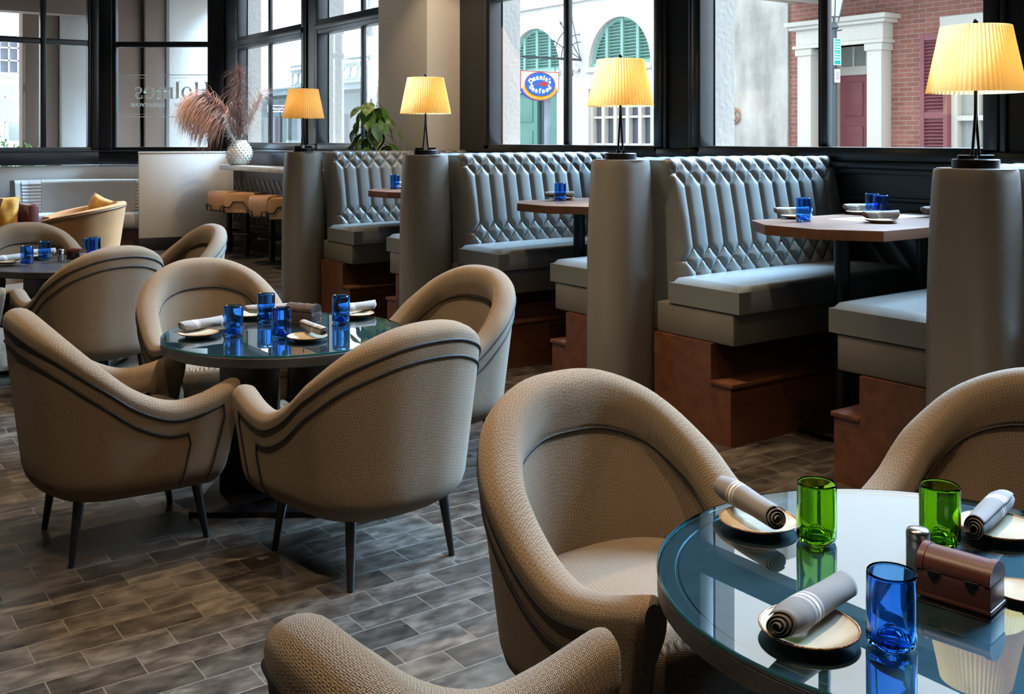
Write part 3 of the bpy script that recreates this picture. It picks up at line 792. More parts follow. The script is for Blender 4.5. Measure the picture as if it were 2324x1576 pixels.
# small caddy chests
def make_chest(name, label, loc, rz, mat, studs, L=0.118, D=0.062, Hh=0.046, dome=0.026):
    root = thing(name, label, 'box', loc, rz, 'small chests on the tables')
    b = MB(); b.box((-L / 2, -D / 2, 0), (L / 2, D / 2, Hh), 0.0025); b.box((-L / 2 - 0.002, -D / 2 - 0.002, 0), (L / 2 + 0.002, D / 2 + 0.002, 0.008), 0.002)
    body_o = b.build('chest_body', mat, root, 30)
    def dome_prof(g): return [(-D / 2 - g, Hh + 0.001)] + [(-(D / 2 + g) * math.cos(PI * k / 14), Hh + 0.004 + (dome + g) * math.sin(PI * k / 14)) for k in range(15)] + [(D / 2 + g, Hh + 0.001)]
    MX = Matrix(((0, 0, 1, 0), (1, 0, 0, 0), (0, 1, 0, 0), (0, 0, 0, 1)))
    l = MB(); l.prism(dome_prof(0), -L / 2, L / 2, MX); lid_o = l.build('lid', mat, root, 40)
    bands = (-L / 2 + 0.006, L / 2 - 0.006) if not studs else (-L / 2 + 0.006, -L / 6, L / 6, L / 2 - 0.006)
    for q in bands:
        s_ = MB(); s_.prism(dome_prof(0.0022), q - 0.006, q + 0.006, MX); s_.build('strap', mat, lid_o, 40)
    if studs:
        for sx in (-1, 1):
            for yy in (-D / 2 + 0.010, D / 2 - 0.010):
                for zz in (0.018, 0.038):
                    k = MB(); k.sphere((sx * (L / 2 + 0.001), yy, zz), 0.0028, 10, 6); k.build('stud', M['brass'], body_o, 60)
        for xx in (-L / 2 + 0.012, L / 2 - 0.012):
            for zz in (0.018, 0.038):
                k = MB(); k.sphere((xx, -D / 2 - 0.001, zz), 0.0028, 10, 6); k.build('stud', M['brass'], body_o, 60)
    else:
        for xx in (-L / 4, L / 4):
            k = MB(); k.box((xx - 0.010, -D / 2 - 0.0022, Hh - 0.010), (xx + 0.010, -D / 2, Hh - 0.001), 0.001); k.cyl((xx - 0.012, -D / 2 - 0.002, Hh), (xx + 0.012, -D / 2 - 0.002, Hh), 0.0016, n=8)
            k.lathe([(0, 0), (0.006, 0), (0.006, 0.0015), (0, 0.0015)], 6, (0, 0, 0), M=Matrix.Translation((xx, -D / 2 - 0.0005, Hh - 0.012)) @ Matrix.Rotation(PI / 2, 4, 'X')); k.build('hinge', M['metal'], body_o, 40)
    return root
make_chest('small_chest', 'small brown leather chest with dark hinges beside the steel shaker', (1.700, 1.022, TZ + 0.0008), R(-80), M['chest'], False, 0.128, 0.068, 0.048, 0.030)
make_chest('small_chest', 'small brown studded chest among the blue tumblers on the middle table', (1.905, 4.24, TZ + 0.0005), R(121), M['chest2'], True, 0.14, 0.075, 0.052, 0.028)
make_chest('small_chest', 'small dark chest beside the steel shaker on the far table', (1.665, 7.33, TZ + 0.0005), R(-60), M['chest'], False)
def shaker(loc, lab):
    r = thing('steel_shaker', lab, 'shaker', loc, 0, 'steel shakers')
    m = MB(); m.lathe([(0, 0), (0.0195, 0), (0.021, 0.002), (0.021, 0.060), (0.0205, 0.061)], 28); m.build('shaker_body', M['steel'], r, 50)
    m = MB(); m.lathe([(0.0213, 0.061), (0.0213, 0.072), (0.019, 0.0775), (0.012, 0.080), (0, 0.0805)], 28); m.build('cap', M['steel'], r, 50)
shaker((1.748, 1.135, TZ + 0.0005), 'brushed steel shaker behind the brown chest on the near table')
shaker((1.56, 7.304, TZ + 0.0005), 'brushed steel shaker beside the dark chest on the far table')

# ------------------------------------------------------------------ booths
PY = [2.16, 4.17, 6.20, 8.23]         # partition centres
X0, X1 = 3.885, 5.27
def back_profile(n_front=92, n_top=10):
    """(dist from partition centre, z, tangent arc from the top edge) from bottom to top centre"""
    pts = [(0.30, 0.56), (0.285, 0.70), (0.265, 0.85), (0.225, 1.08), (0.185, 1.27), (0.168, 1.345)]
    P = []
    for k in range(7): th = PI / 2 * k / 6; P.append((0.168 - 0.038 * (1 - math.cos(th)), 1.345 + 0.038 * math.sin(th)))
    poly = pts[:-1] + P + [(0.0, 1.384)]
    # resample
    d = [0]
    for a, b in zip(poly, poly[1:]): d.append(d[-1] + math.hypot(b[0] - a[0], b[1] - a[1]))
    n = n_front + n_top; out = []
    for k in range(n + 1):
        s = d[-1] * k / n; i = max(j for j in range(len(d)) if d[j] <= s + 1e-9); i = min(i, len(poly) - 2)
        f = (s - d[i]) / (d[i + 1] - d[i]); out.append((poly[i][0] + (poly[i + 1][0] - poly[i][0]) * f, poly[i][1] + (poly[i + 1][1] - poly[i][1]) * f, s))
    s_top = d[len(pts) - 1] + 0.03
    return out, s_top, d[-1]
PW = 0.1165; SX0 = 3.985
def make_backrest(sgn):
    prof, s_top, s_end = back_profile()
    nx = 236; xs = np.linspace(X0, X1, nx); T = np.array([s_top - p[2] for p in prof])     # t: distance below the top edge
    y0, y1, y2, y3, y4, y5 = 0.0, 0.062, 0.128, 0.462, 0.528, 0.594
    segs = []; K = 11
    for k in range(K):
        c = SX0 + PW * k
        segs.append((c, y2, c, y3)); segs.append((c, y5, c, 0.9))
        for s in (-1, 1):
            segs.append((c, y2, c + s * PW / 2, y1)); segs.append((c + s * PW / 2, y1, c + s * PW, y0)) if 0 <= k + s < K or True else None
            segs.append((c + s * PW / 2, y1, c, y0))
            segs.append((c, y3, c + s * PW / 2, y4)); segs.append((c + s * PW / 2, y4, c, y5))
    cl, cr = SX0 - PW / 2, SX0 + PW * (K - 1) + PW / 2
    segs += [(X0 - 1, y1, cl, y1), (X0 - 1, y4, cl, y4), (cr, y1, X1 + 1, y1), (cr, y4, X1 + 1, y4)]
    segs = [s for s in segs if not (s[1] != y1 or s[3] != y0) or (X0 + 0.02 < s[2] < X1 - 0.02)]
    XX, TT = np.meshgrid(xs, T, indexing='ij'); D = np.full(XX.shape, 9.0)
    for (a, b, c, d_) in segs:
        vx, vy = c - a, d_ - b; L2 = vx * vx + vy * vy
        u = np.clip(((XX - a) * vx + (TT - b) * vy) / L2, 0, 1)
        D = np.minimum(D, np.hypot(XX - a - u * vx, TT - b - u * vy))
    puff = 0.024 * (1 - np.exp(-D / 0.012))
    fade = np.clip((TT + 0.05) / 0.045, 0, 1) * np.clip((XX - X0) / 0.02, 0, 1) * np.clip((X1 - XX) / 0.02, 0, 1)
    puff = puff * fade; RND = 0.07
    P = []
    for i in range(nx):
        row = []
        for j, (yy, zz, s) in enumerate(prof):
            a, b = prof[max(j - 1, 0)], prof[min(j + 1, len(prof) - 1)]; ty, tz = b[0] - a[0], b[1] - a[1]; L = math.hypot(ty, tz)
            ny, nz = tz / L, -ty / L; dx = xs[i] - X0; h = puff[i, j] - (RND - math.sqrt(max(0, RND ** 2 - (RND - dx) ** 2)) if dx < RND else 0) * min(1.0, max(0.0, (1.36 - zz) / 0.30))
            row.append((xs[i], sgn * (yy + ny * h), zz + nz * h))
        P.append(row)
    m = MB(); b = m.grid(P, flip=(sgn > 0)); n = len(prof)
    for i, fl in ((0, False), (nx - 1, True)):
        base = b + i * n; q = len(m.v); m.v += [(xs[i], 0, 0.56)]
        f = [base + j for j in range(n)] + [q]; m.face(f if fl == (sgn > 0) else f[::-1])
    return m
def make_bench(sgn, loc, label):
    root = thing('booth_bench', label, 'bench', loc, 0, 'leather benches of the window booths')
    make_backrest(sgn).build('backrest', M['leather'], root, 75, label='channel and diamond tufted leather backrest')
    def cushion(y0, y1, z0, z1, x0, x1, crown, rad):
        nx, ny = 40, 16; P = []
        for i in range(nx + 1):
            row = []
            for j in range(ny + 1):
                u, v = i / nx, j / ny
                x = x0 + (x1 - x0) * u; y = y0 + (y1 - y0) * v
                ex = min(u, 1 - u) * (x1 - x0); ey = min(v, 1 - v) * (y1 - y0)
                e = 0
                for q in (ex, ey):
                    if q < rad: e += rad - math.sqrt(max(0, rad * rad - (rad - q) ** 2))
                row.append((x, sgn * y, z1 - min(e, rad) + crown * math.sin(PI * u) ** 0.5 * math.sin(PI * v) ** 0.6))
            P.append(row)
        m = MB(); b = m.grid(P, flip=(sgn < 0))
        per = [(i, 0) for i in range(nx + 1)] + [(nx, j) for j in range(1, ny + 1)] + [(i, ny) for i in range(nx - 1, -1, -1)] + [(0, j) for j in range(ny - 1, 0, -1)]
        top = [b + i * (ny + 1) + j for i, j in per]; q = len(m.v)
        mid = []
        for (i, j) in per:
            p = P[i][j]; m.v.append((p[0], p[1], z0))
        k = len(per)
        for t in range(k):
            f = [top[t], top[(t + 1) % k], q + (t + 1) % k, q + t]; m.face(f if sgn < 0 else f[::-1])
        m.face([q + t for t in range(k)] if sgn > 0 else [q + t for t in range(k)][::-1])
        return m
    cushion(0.265, 0.745, 0.647, 0.775, 3.80, 5.26, 0.018, 0.022).build('seat_cushion', M['leather'], root, 50)
    ys = sorted((sgn * 0.17, sgn * 0.705)); m = MB(); m.box((3.805, ys[0], 0.485), (5.26, ys[1], 0.645), 0.010); yi = sorted((0.0, sgn * 0.169)); m.box((3.885, yi[0], 0.485), (5.26, yi[1], 0.56)); m.build('seat_base', M['leather2'], root, 30)
    ys = sorted((sgn * 0.17, sgn * 0.575)); m = MB(); m.box((3.785, ys[0], 0.0), (5.26, ys[1], 0.484)); yi = sorted((0.0, sgn * 0.169)); m.box((3.885, yi[0], 0.0), (5.26, yi[1], 0.484)); m.build('plinth', M['plinth'], root, 30)
    ys = sorted((sgn * 0.5755, sgn * 0.705)); m = MB(); m.box((3.785, ys[0], 0.0), (5.26, ys[1], 0.285)); step_o = m.build('step', M['plinth'], root, 30)
    ys = sorted((sgn * 0.5755, sgn * 0.720)); m = MB(); m.box((3.778, ys[0], 0.285), (5.26, ys[1], 0.306), 0.003); m.build('tread', M['plinth'], step_o, 30)
    return root
bm_ = make_bench(-1, (0, PY[1], 0), 'grey tufted leather booth bench at centre right, most fully in view')
bp_ = make_bench(1, (0, PY[1], 0), 'leather booth bench facing away, its seat end peeking left of the centre column')
dup(bm_, (0, PY[2], 0), 0, 'grey tufted leather booth bench second from the left, behind the middle booth table')
dup(bm_, (0, PY[3], 0), 0, 'grey tufted leather booth bench farthest left, behind the farthest booth table')
dup(bm_, (0, PY[0], 0), 0, 'tufted leather booth bench only just visible at the right frame edge')
dup(bp_, (0, PY[2], 0), 0, 'leather booth bench facing away, its seat end left of the second column')
dup(bp_, (0, PY[0], 0), 0, 'leather booth bench facing away at right, its seat end left of the nearest column')
def make_column(loc, label):
    root = thing('booth_column', label, 'column', loc, 0, 'leather end columns of the booths')
    P = []; n = 56
    prof = [(0.0, 0.985), (0.02, 1.0), (0.5, 1.0), (0.75, 0.995), (0.95, 0.975), (1.12, 0.945), (1.26, 0.905), (1.34, 0.875), (1.375, 0.858), (1.385, 0.842)]
    for k in range(n):
        a = 2 * PI * k / n; row = []
        for z, s in prof:
            c, si = math.cos(a), math.sin(a); e = 0.80
            row.append((0.176 * s * math.copysign(abs(c) ** e, c), 0.160 * s * math.copysign(abs(si) ** e, si), z))
        P.append(row)
    m = MB(); b = m.grid(P, wrap_u=True); m.face([b + k * len(prof) + len(prof) - 1 for k in range(n)])
    m.build('column_wrap', M['leather2'], root, 60)
    m = MB(); m.lathe([(0, 1.3855), (0.140, 1.3855), (0.142, 1.387), (0.140, 1.389), (0, 1.389)], 40); m.build('top_cap', M['chest2'], root, 40)
    return root
COLX = 3.70
c0 = make_column((COLX, PY[0], 0), 'taupe leather booth end column nearest the camera at right')
dup(c0, (COLX, PY[1], 0), 0, 'taupe leather booth end column at the centre of the photo')
dup(c0, (COLX, PY[2], 0), 0, 'taupe leather booth end column second from the left')
dup(c0, (COLX, PY[3], 0), 0, 'taupe leather booth end column farthest left beside the stools')

# booth tables
def make_booth_table(loc, label):
    root = thing('booth_table', label, 'table', loc, 0, 'walnut tables of the booths')
    h, c = 0.385, 0.155
    poly = [(3.885, -0.155), (4.05, -h), (5.22, -h), (5.22, h), (4.05, h), (3.885, 0.155)]
    m = MB(); m.prism(poly, BT - 0.048, BT, bev=0.002); m.build('tabletop', M['walnut'], root, 30)
    for x in (4.27, 4.96):
        m = MB(); m.cyl((x, 0, 0.03), (x, 0, BT - 0.048), 0.038, n=24); m.lathe([(0, 1.022), (0.11, 1.022), (0.11, 1.037), (0, 1.037)], 20, (x, 0, 0)); post_o = m.build('post', M['metal'], root, 40)
        m = MB(); m.tube([(x, -0.255, 0.012), (x, -0.23, 0.022), (x, 0, 0.032), (x, 0.23, 0.022), (x, 0.255, 0.012)], [0.012, 0.020, 0.026, 0.020, 0.012], 14, rb=0.014); m.build('foot', M['metal'], post_o, 50)
    return root
bt = make_booth_table((0, 3.185, 0), 'walnut booth table nearest us, set with three blue tumblers')
dup(bt, (0, 5.215, 0), 0, 'walnut booth table in the middle booth with one blue tumbler')
dup(bt, (0, 7.245, 0), 0, 'walnut booth table in the farthest booth behind the second column')

# table lamps on the columns
def make_lamp(loc, rz, label):
    root = thing('table_lamp', label, 'lamp', loc, rz, 'pleated table lamps on the booth columns')
    m = MB(); m.lathe([(0, 0), (0.083, 0), (0.085, 0.002), (0.085, 0.031), (0.082, 0.034), (0, 0.034)], 40); base_o = m.build('lamp_base', M['metal'], root, 40)
    for x0, x1, yy in ((-0.072, -0.012, -0.012), (0.012, 0.072, 0.012)):
        m = MB(); m.cyl((x0, yy, 0.042), (x1, yy, 0.042), 0.0085, n=14); m.build('foot_bar', M['metal'], base_o, 40)
    for sx, yy in ((-1, -0.012), (1, 0.012)):
        m = MB(); m.tube([(sx * 0.018, yy, 0.042), (sx * 0.003, yy * 0.3, 0.20), (0, 0, 0.30)], 0.0055, 10); m.build('lamp_leg', M['metal'], root, 50)
    m = MB(); m.cyl((0, 0, 0.20), (0, 0, 0.545), 0.0065, n=12); m.build('stem', M['metal'], root, 50)
    P = []; n = 120
    for k in range(n):
        a = 2 * PI * k / n; w = 1 + (0.022 if k % 2 else -0.012)
        P.append([(rr * w * math.cos(a), rr * w * math.sin(a), zz) for rr, zz in ((0.174, 0.285), (0.1735, 0.29), (0.1615, 0.35), (0.1495, 0.41), (0.137, 0.47), (0.1255, 0.53), (0.1245, 0.535))])
    m = MB(); m.grid(P, wrap_u=True); shade_o = m.build('lamp_shade', M['shade'], root, 0, label='yellow pleated lit lamp shade')
    m = MB()
    for k in range(3): a = 2 * PI * k / 3; m.cyl((0, 0, 0.53), (0.124 * math.cos(a), 0.124 * math.sin(a), 0.53), 0.002, n=6)
    m.lathe([(0, 0.545), (0.008, 0.545), (0.010, 0.552), (0.006, 0.562), (0, 0.564)], 12); m.build('finial', M['metal'], shade_o, 50)
    m = MB(); m.sphere((0, 0, 0.40), 0.026, 16, 10, (1, 1, 1.25)); m.build('bulb', M['bulb'], root, 60)
    return root
lamp0 = make_lamp((COLX, PY[0], 1.3892), R(-38), 'lit pleated table lamp on the nearest column at right')
dup(lamp0, (COLX, PY[1], 1.3892), R(52), 'lit pleated table lamp on the centre column in front of the seafood sign window')
dup(lamp0, (COLX, PY[2], 1.3892), R(-30), 'lit pleated table lamp in front of the white pier, second from left')
dup(lamp0, (COLX, PY[3], 1.3892), R(-25), 'smallest lit pleated table lamp, on the farthest column beside the vase')
for yy in PY:
    light('lamp_bulb', 'POINT', (COLX, yy, 1.3892 + 0.40), 2.4, (1.0, 0.60, 0.22), shadow_soft_size=0.04)


# ------------------------------------------------------------------ window counter, stools, vase, plant
M['tan'] = m_leather('tan_leather', (0.52, 0.29, 0.15), 0.36)
M['stone'] = m_stucco('pale_stone', (0.50, 0.43, 0.35), 0.25, 0.35, 6)
root = thing('window_counter', 'pale stone counter under the far windows behind the bar stools', 'counter')
m = MB(); m.box((4.85, 9.25, 1.092), (5.222, 13.45, 1.155), 0.004); m.build('counter_top', M['stone'], root, 30)
for yy in (9.5, 11.4):
    m = MB(); m.box((5.0, yy - 0.02, 0.95), (5.222, yy + 0.02, 1.092), 0.003); m.build('bracket', M['metal'], root, 30)
def make_stool(loc, rz, label):
    root = thing('bar_stool', label, 'stool', loc, rz, 'tan bar stools at the window counter')
    m = MB(); P = []
    # saddle seat: the hide wraps over two sides
    n = 28; ny = 10
    prof = []
    for k in range(n + 1):
        u = -1 + 2 * k / n
        x = 0.215 * math.copysign(abs(math.sin(u * PI / 2)) ** 0.55, u); z = 0.575 + 0.245 * (1 - abs(u) ** 5) ** 0.6 if abs(u) < 1 else 0.575
        prof.append((x, z))
    prof = [(-0.190, 0.575)] + prof[1:-1] + [(0.190, 0.575)]
    for j in range(ny + 1):
        v = -1 + 2 * j / ny; yy = 0.185 * math.copysign(abs(math.sin(v * PI / 2)) ** 0.8, v); sq = 1 - 0.08 * abs(v) ** 6
        P.append([(x * sq, yy, 0.575 + (z - 0.575) * sq) for x, z in prof])
    b = m.grid(P); k = len(prof)
    m.face([b + i for i in range(k)]); m.face([b + ny * k + i for i in range(k)][::-1])
    m.face([b + j * k for j in range(ny + 1)] + [b + j * k + k - 1 for j in range(ny, -1, -1)])
    seat_o = m.build('seat', M['tan'], root, 50)
    for sy in (-1, 1):
        f = MB(); yy = sy * 0.196
        f.tube([(-0.21, yy, 0.64), (-0.12, yy, 0.64), (-0.07, yy, 0.71), (0.07, yy, 0.71), (0.12, yy, 0.64), (0.21, yy, 0.64)], 0.008, 6); f.tube([(0.21, yy, 0.64), (0.205, yy, 0.565)], 0.008, 6); f.tube([(-0.21, yy, 0.64), (-0.205, yy, 0.565)], 0.008, 6)
        f.build('seat_bracket', M['metal'], seat_o, 30)
    for sx in (-1, 1):
        f = MB(); f.tube([(sx * 0.224, -0.196, 0.63), (sx * 0.224, -0.10, 0.63), (sx * 0.224, -0.08, 0.565), (sx * 0.224, 0.08, 0.565), (sx * 0.224, 0.10, 0.63), (sx * 0.224, 0.196, 0.63)], 0.008, 6); f.build('seat_bracket', M['metal'], seat_o, 30)
    m = MB(); m.box((-0.19, -0.17, 0.558), (0.19, 0.17, 0.574), 0.003); m.build('seat_plate', M['metal'], root, 30)
    m = MB(); m.cyl((0, 0, 0.02), (0, 0, 0.558), 0.037, n=20); post_o = m.build('post', M['metal'], root, 40)
    m = MB(); m.lathe([(0, 0), (0.215, 0), (0.215, 0.008), (0.18, 0.016), (0.05, 0.022), (0, 0.022)], 36); m.build('base', M['metal'], root, 40)
    m = MB(); m.tube([(0.165 * math.cos(2 * PI * k / 28), 0.165 * math.sin(2 * PI * k / 28), 0.30) for k in range(28)], 0.010, 8, closed=True); m.cyl((-0.165, 0, 0.30), (0.165, 0, 0.30), 0.008, n=8); m.build('foot_ring', M['metal'], post_o, 50)
    return root
st = make_stool((4.90, 13.22, 0), R(20), 'tan leather bar stool farthest left, nearest the white divider wall')
dup(st, (4.90, 12.62, 0), R(-52), 'tan leather bar stool second from the divider wall with zigzag bracket')
dup(st, (4.92, 11.85, 0), R(15), 'tan leather bar stool third from the divider wall, fully on its round base')
dup(st, (4.92, 11.28, 0), R(-50), 'tan leather bar stool half hidden by the farthest leather column')
# knobbly vase
M['ceramic'] = simple('white_ceramic', (0.72, 0.70, 0.66), 0.22, var=0.04)
VX, VY, VZ = 5.0, 13.12, 1.156
root = thing('knobbly_vase', 'white knobbly ceramic vase of dried grass on the window counter', 'vase', (VX, VY, VZ))
def vr(z): return 0.105 + 0.060 * math.sin(PI * min(1, max(0, (z + 0.02) / 0.30))) ** 0.8 - 0.02 * max(0, z - 0.28) / 0.05
m = MB(); m.lathe([(0, 0)] + [(vr(z), z) for z in np.linspace(0, 0.325, 16)] + [(vr(0.325) - 0.012, 0.325), (vr(0.3) - 0.014, 0.28), (0.05, 0.05), (0, 0.05)], 40); m.build('vase_body', M['ceramic'], root, 60)
m = MB()
for q in range(8):
    z = 0.035 + q * 0.033
    for k in range(18):
        a = 2 * PI * (k + 0.5 * (q % 2)) / 18; r_ = vr(z); m.sphere((r_ * math.cos(a), r_ * math.sin(a), z), 0.0125, 8, 5)
m.build('knobs', M['ceramic'], root, 60)
IL = Vector((-0.813, 0.582, 0)); ID = Vector((0.582, 0.813, 0)); UP = Vector((0, 0, 1))   # sideways along the counter / into the window / up
def strand(m, p, v, L, w, sag, n=6, seed=0):
    pts = []; q = Vector(p); d = Vector(v).normalized()
    for k in range(n + 1):
        pts.append(q.copy()); q = q + d * (L / n); d = (d + Vector((0, 0, -sag / n)) + Vector(rng.normal(0, 0.05, 3))).normalized()
    b = len(m.v)
    for k, p_ in enumerate(pts):
        ww = w * (1 - 0.85 * k / n); m.v.append(tuple(p_ - IL * ww)); m.v.append(tuple(p_ + IL * ww + ID * ww * 0.8))
    for k in range(n): m.f.append((b + 2 * k, b + 2 * k + 1, b + 2 * k + 3, b + 2 * k + 2))
MOUTH = Vector((VX, VY, VZ + 0.30))
def hair_mat(name, col): return simple(name, col, 0.9, var=0.25, scale=40)
def plume(name, label, stem, n, L, w, sag, mat, spread, start=0.25, outdir=None):
    m = MB(); S_ = [MOUTH + IL * a + ID * c + UP * b for a, c, b in stem]
    m.tube([MOUTH - UP * 0.2] + S_, [0.004] * (len(S_)) + [0.0015], 6)
    for i in range(n):
        f = start + (1 - start) * rng.random(); x = f * (len(S_) - 1); k = min(int(x), len(S_) - 2); p = S_[k].lerp(S_[k + 1], x - k)
        t = (S_[k + 1] - S_[k]).normalized()
        d = t * 0.9 + Vector(rng.normal(0, spread, 3)) + (outdir or Vector((0, 0, 0)))
        strand(m, p, d, L * (0.5 + 0.7 * rng.random()), w, sag)
    tag(m.build(name, mat, None, 0), label, 'dried grass', 'dried grasses in the white vase')
plume('pampas_plume', 'large dusty pink pampas plume drooping left over the divider wall', [(0, 0, 0), (0.08, -0.06, 0.20), (0.17, -0.10, 0.38), (0.27, -0.13, 0.50), (0.36, -0.15, 0.57)], 1900, 0.62, 0.0040, 3.6, hair_mat('pink_pampas', (0.60, 0.38, 0.32)), 0.34, 0.25, IL * 0.35)
plume('pampas_plume', 'tall brown feathery grass standing upright in the white vase', [(0, 0, 0), (0.0, 0, 0.25), (0.01, 0, 0.55), (0.0, 0, 0.92)], 1300, 0.24, 0.0030, 1.6, hair_mat('brown_pampas', (0.27, 0.165, 0.14)), 0.65, 0.10)
plume('pampas_plume', 'pale wispy grass leaning right in the white vase', [(0, 0, 0), (-0.10, 0, 0.20), (-0.20, 0, 0.42), (-0.30, 0.0, 0.62)], 800, 0.22, 0.0028, 0.8, hair_mat('pale_pampas', (0.66, 0.54, 0.49)), 0.5, 0.10)
plume('pampas_plume', 'fluffy white grass head leaning over the left lip of the vase', [(0.02, -0.1, 0.0), (0.09, -0.14, 0.10), (0.13, -0.16, 0.22), (0.15, -0.16, 0.30)], 420, 0.10, 0.0035, 1.0, hair_mat('white_pampas', (0.85, 0.82, 0.80)), 0.35, 0.05)
# pothos behind the farthest booth
m = MB(); m.box((4.38, 8.44, 0), (4.92, 9.10, 1.06), 0.006); tag(m.build('planter_cabinet', M['dark'], smooth=30), 'dark cabinet behind the farthest booth carrying the pothos plant', 'cabinet')
root = thing('potted_pothos', 'variegated green pothos plant by the pier behind the farthest booth', 'plant', (4.60, 8.66, 1.061))
m = MB(); m.lathe([(0, 0), (0.09, 0), (0.12, 0.20), (0.125, 0.21), (0.112, 0.21), (0.105, 0.17), (0, 0.17)], 28); m.build('pot', M['ceramic'], root, 50)
m = MB(); m.tube([(0, 0, 0.15), (0.01, 0.01, 0.45), (-0.01, 0.0, 0.72)], 0.012, 8)
LG = m_leaf('pothos_leaf', (0.022, 0.085, 0.010), (0.075, 0.19, 0.022)); LP = m_leaf('pothos_variegated', (0.045, 0.14, 0.018), (0.34, 0.42, 0.16))
leaves = []
for i in range(34):
    z = 0.20 + 0.58 * (i / 34) ** 0.9; a = i * 2.4 + rng.normal(0, 0.3); rr = (0.22 - 0.13 * i / 34) * (0.7 + 0.6 * rng.random())
    p = Vector((rr * math.cos(a), rr * math.sin(a) * 0.8, z + 0.03 * rng.random()))
    m.tube([(0, 0, z - 0.05), (p.x * 0.5, p.y * 0.5, z + 0.05), tuple(p)], 0.003, 5); leaves.append((p, a))
m.build('stems', simple('pothos_stem', (0.10, 0.10, 0.03), 0.6), root, 50)
for i, (p, a) in enumerate(leaves):
    l = MB(); L = 0.15 + 0.07 * rng.random(); P = []
    yaw = a + rng.normal(0, 0.5); droop = 0.5 + 0.9 * rng.random()
    Mx = Matrix.Translation(p) @ Matrix.Rotation(yaw, 4, 'Z') @ Matrix.Rotation(droop, 4, 'Y')
    for k in range(9):
        f = k / 8; w = L * 0.40 * (math.sin(PI * min(1, f * 1.02 + 0.06)) ** 0.75) * (1 - 0.35 * f) if k < 8 else 0.0005
        z0 = -0.03 * f * f
        P.append([Mx @ Vector((L * f, s * w, z0 + 0.10 * abs(s) * w + 0.004 * math.sin(6 * f))) for s in (-1, -0.5, 0, 0.5, 1)])
    l.grid(P); o = l.build('leaf', LP if i % 3 == 0 else LG, root, 80)

# ------------------------------------------------------------------ lounge at the far left
M['silver'] = m_leather('silver_leather', (0.46, 0.44, 0.42), 0.30)
M['burg'] = m_leather('burgundy_leather', (0.085, 0.022, 0.022), 0.28)
M['velvet'] = simple('apricot_velvet', (0.36, 0.165, 0.062), 0.8, var=0.10, scale=5, **{'Sheen Weight': 0.08, 'Specular IOR Level': 0.15})
M['mustard'] = simple('mustard_velvet', (0.50, 0.24, 0.015), 0.65, var=0.3, scale=14, bump=0.3, **{'Sheen Weight': 0.3})
root = thing('banquette', 'long silver-grey leather banquette under the back windows', 'banquette')
bp = [Vector(p) for p in ((2.66, 15.40, 0), (2.9, 15.44, 0), (3.35, 15.36, 0), (3.78, 15.18, 0), (4.1, 14.97, 0), (4.38, 14.76, 0))]
def bez(P, t):
    n = len(P) - 1; x = t * n; i = min(int(x), n - 1); f = x - i
    p0, p1, p2, p3 = P[max(i - 1, 0)], P[i], P[i + 1], P[min(i + 2, n)]
    return 0.5 * (2 * p1 + (p2 - p0) * f + (2 * p0 - 5 * p1 + 4 * p2 - p3) * f * f + (3 * p1 - p0 - 3 * p2 + p3) * f ** 3)
def sweep(prof, t0, t1, n, rib=None):
    P = []
    for k in range(n + 1):
        t = t0 + (t1 - t0) * k / n; p = bez(bp, t); q = bez(bp, min(1, t + 0.01)) - bez(bp, max(0, t - 0.01)); q.normalize(); nr = Vector((q.y, -q.x, 0))
        if nr.y > 0: nr = -nr
        P.append([p + nr * (o_ + (rib(z) if rib else 0)) + UP * z for o_, z in prof])
    m = MB(); b = m.grid(P); L = len(prof)
    m.face([b + i for i in range(L)][::-1]); m.face([b + n * L + i for i in range(L)])
    return m
bprof = [(-0.06, 0.40), (0.20, 0.42), (0.17, 0.50)] + [(0.165 - 0.05 * f, 0.50 + 0.40 * f) for f in np.linspace(0.02, 0.97, 60)] + [(0.105, 0.925), (0.08, 0.935), (-0.06, 0.93)]
for (a, b, rb_) in ((0.0, 0.085, 0), (0.087, 0.175, 1), (0.177, 0.265, 1), (0.267, 0.87, 0), (0.872, 1.0, 1)):
    sweep(bprof, a, b, 24, (lambda z: 0.012 * abs(math.sin(z * PI / 0.045)) if 0.5 < z < 0.9 else 0) if rb_ else None).build('back_panel', M['silver'], root, 60)
sweep([(0.15, 0.28), (0.53, 0.28), (0.55, 0.30), (0.55, 0.46), (0.52, 0.49), (0.17, 0.49)], 0, 1, 60).build('seat', M['silver'], root, 50)
sweep([(-0.06, 0.0), (0.47, 0.0), (0.47, 0.28), (-0.06, 0.28)], 0, 1, 40).build('plinth', M['plinth'], root, 30)
# tub chair
root = thing('tub_chair', 'apricot velvet tub chair with a mustard cushion in front of the banquette', 'armchair', (2.78, 12.05, 0), R(78))
P = []; N = 48
for k in range(N + 1):
    a = -PI / 2 - 2.55 + 5.1 * k / N
    f = abs(k / N * 2 - 1); h = 0.80 - 0.17 * f ** 1.6
    ex = 1.0
    def pt(r, z): return Vector((r * math.cos(a) * 0.98, r * math.sin(a) * 1.02, z))
    rt = 0.46
    row = [pt(0.34, 0.06), pt(0.36, 0.06), pt(0.41, 0.40), pt(rt, h - 0.03), pt(rt + 0.004, h - 0.012), pt(rt - 0.012, h), pt(rt - 0.075, h), pt(rt - 0.09, h - 0.015), pt(0.345, 0.42), pt(0.33, 0.30)]
    P.append(row)
m = MB(); b = m.grid(P, flip=True); L = len(P[0]); m.face([b + i for i in range(L)]); m.face([b + N * L + i for i in range(L)][::-1])
m.build('tub_shell', M['velvet'], root, 50)
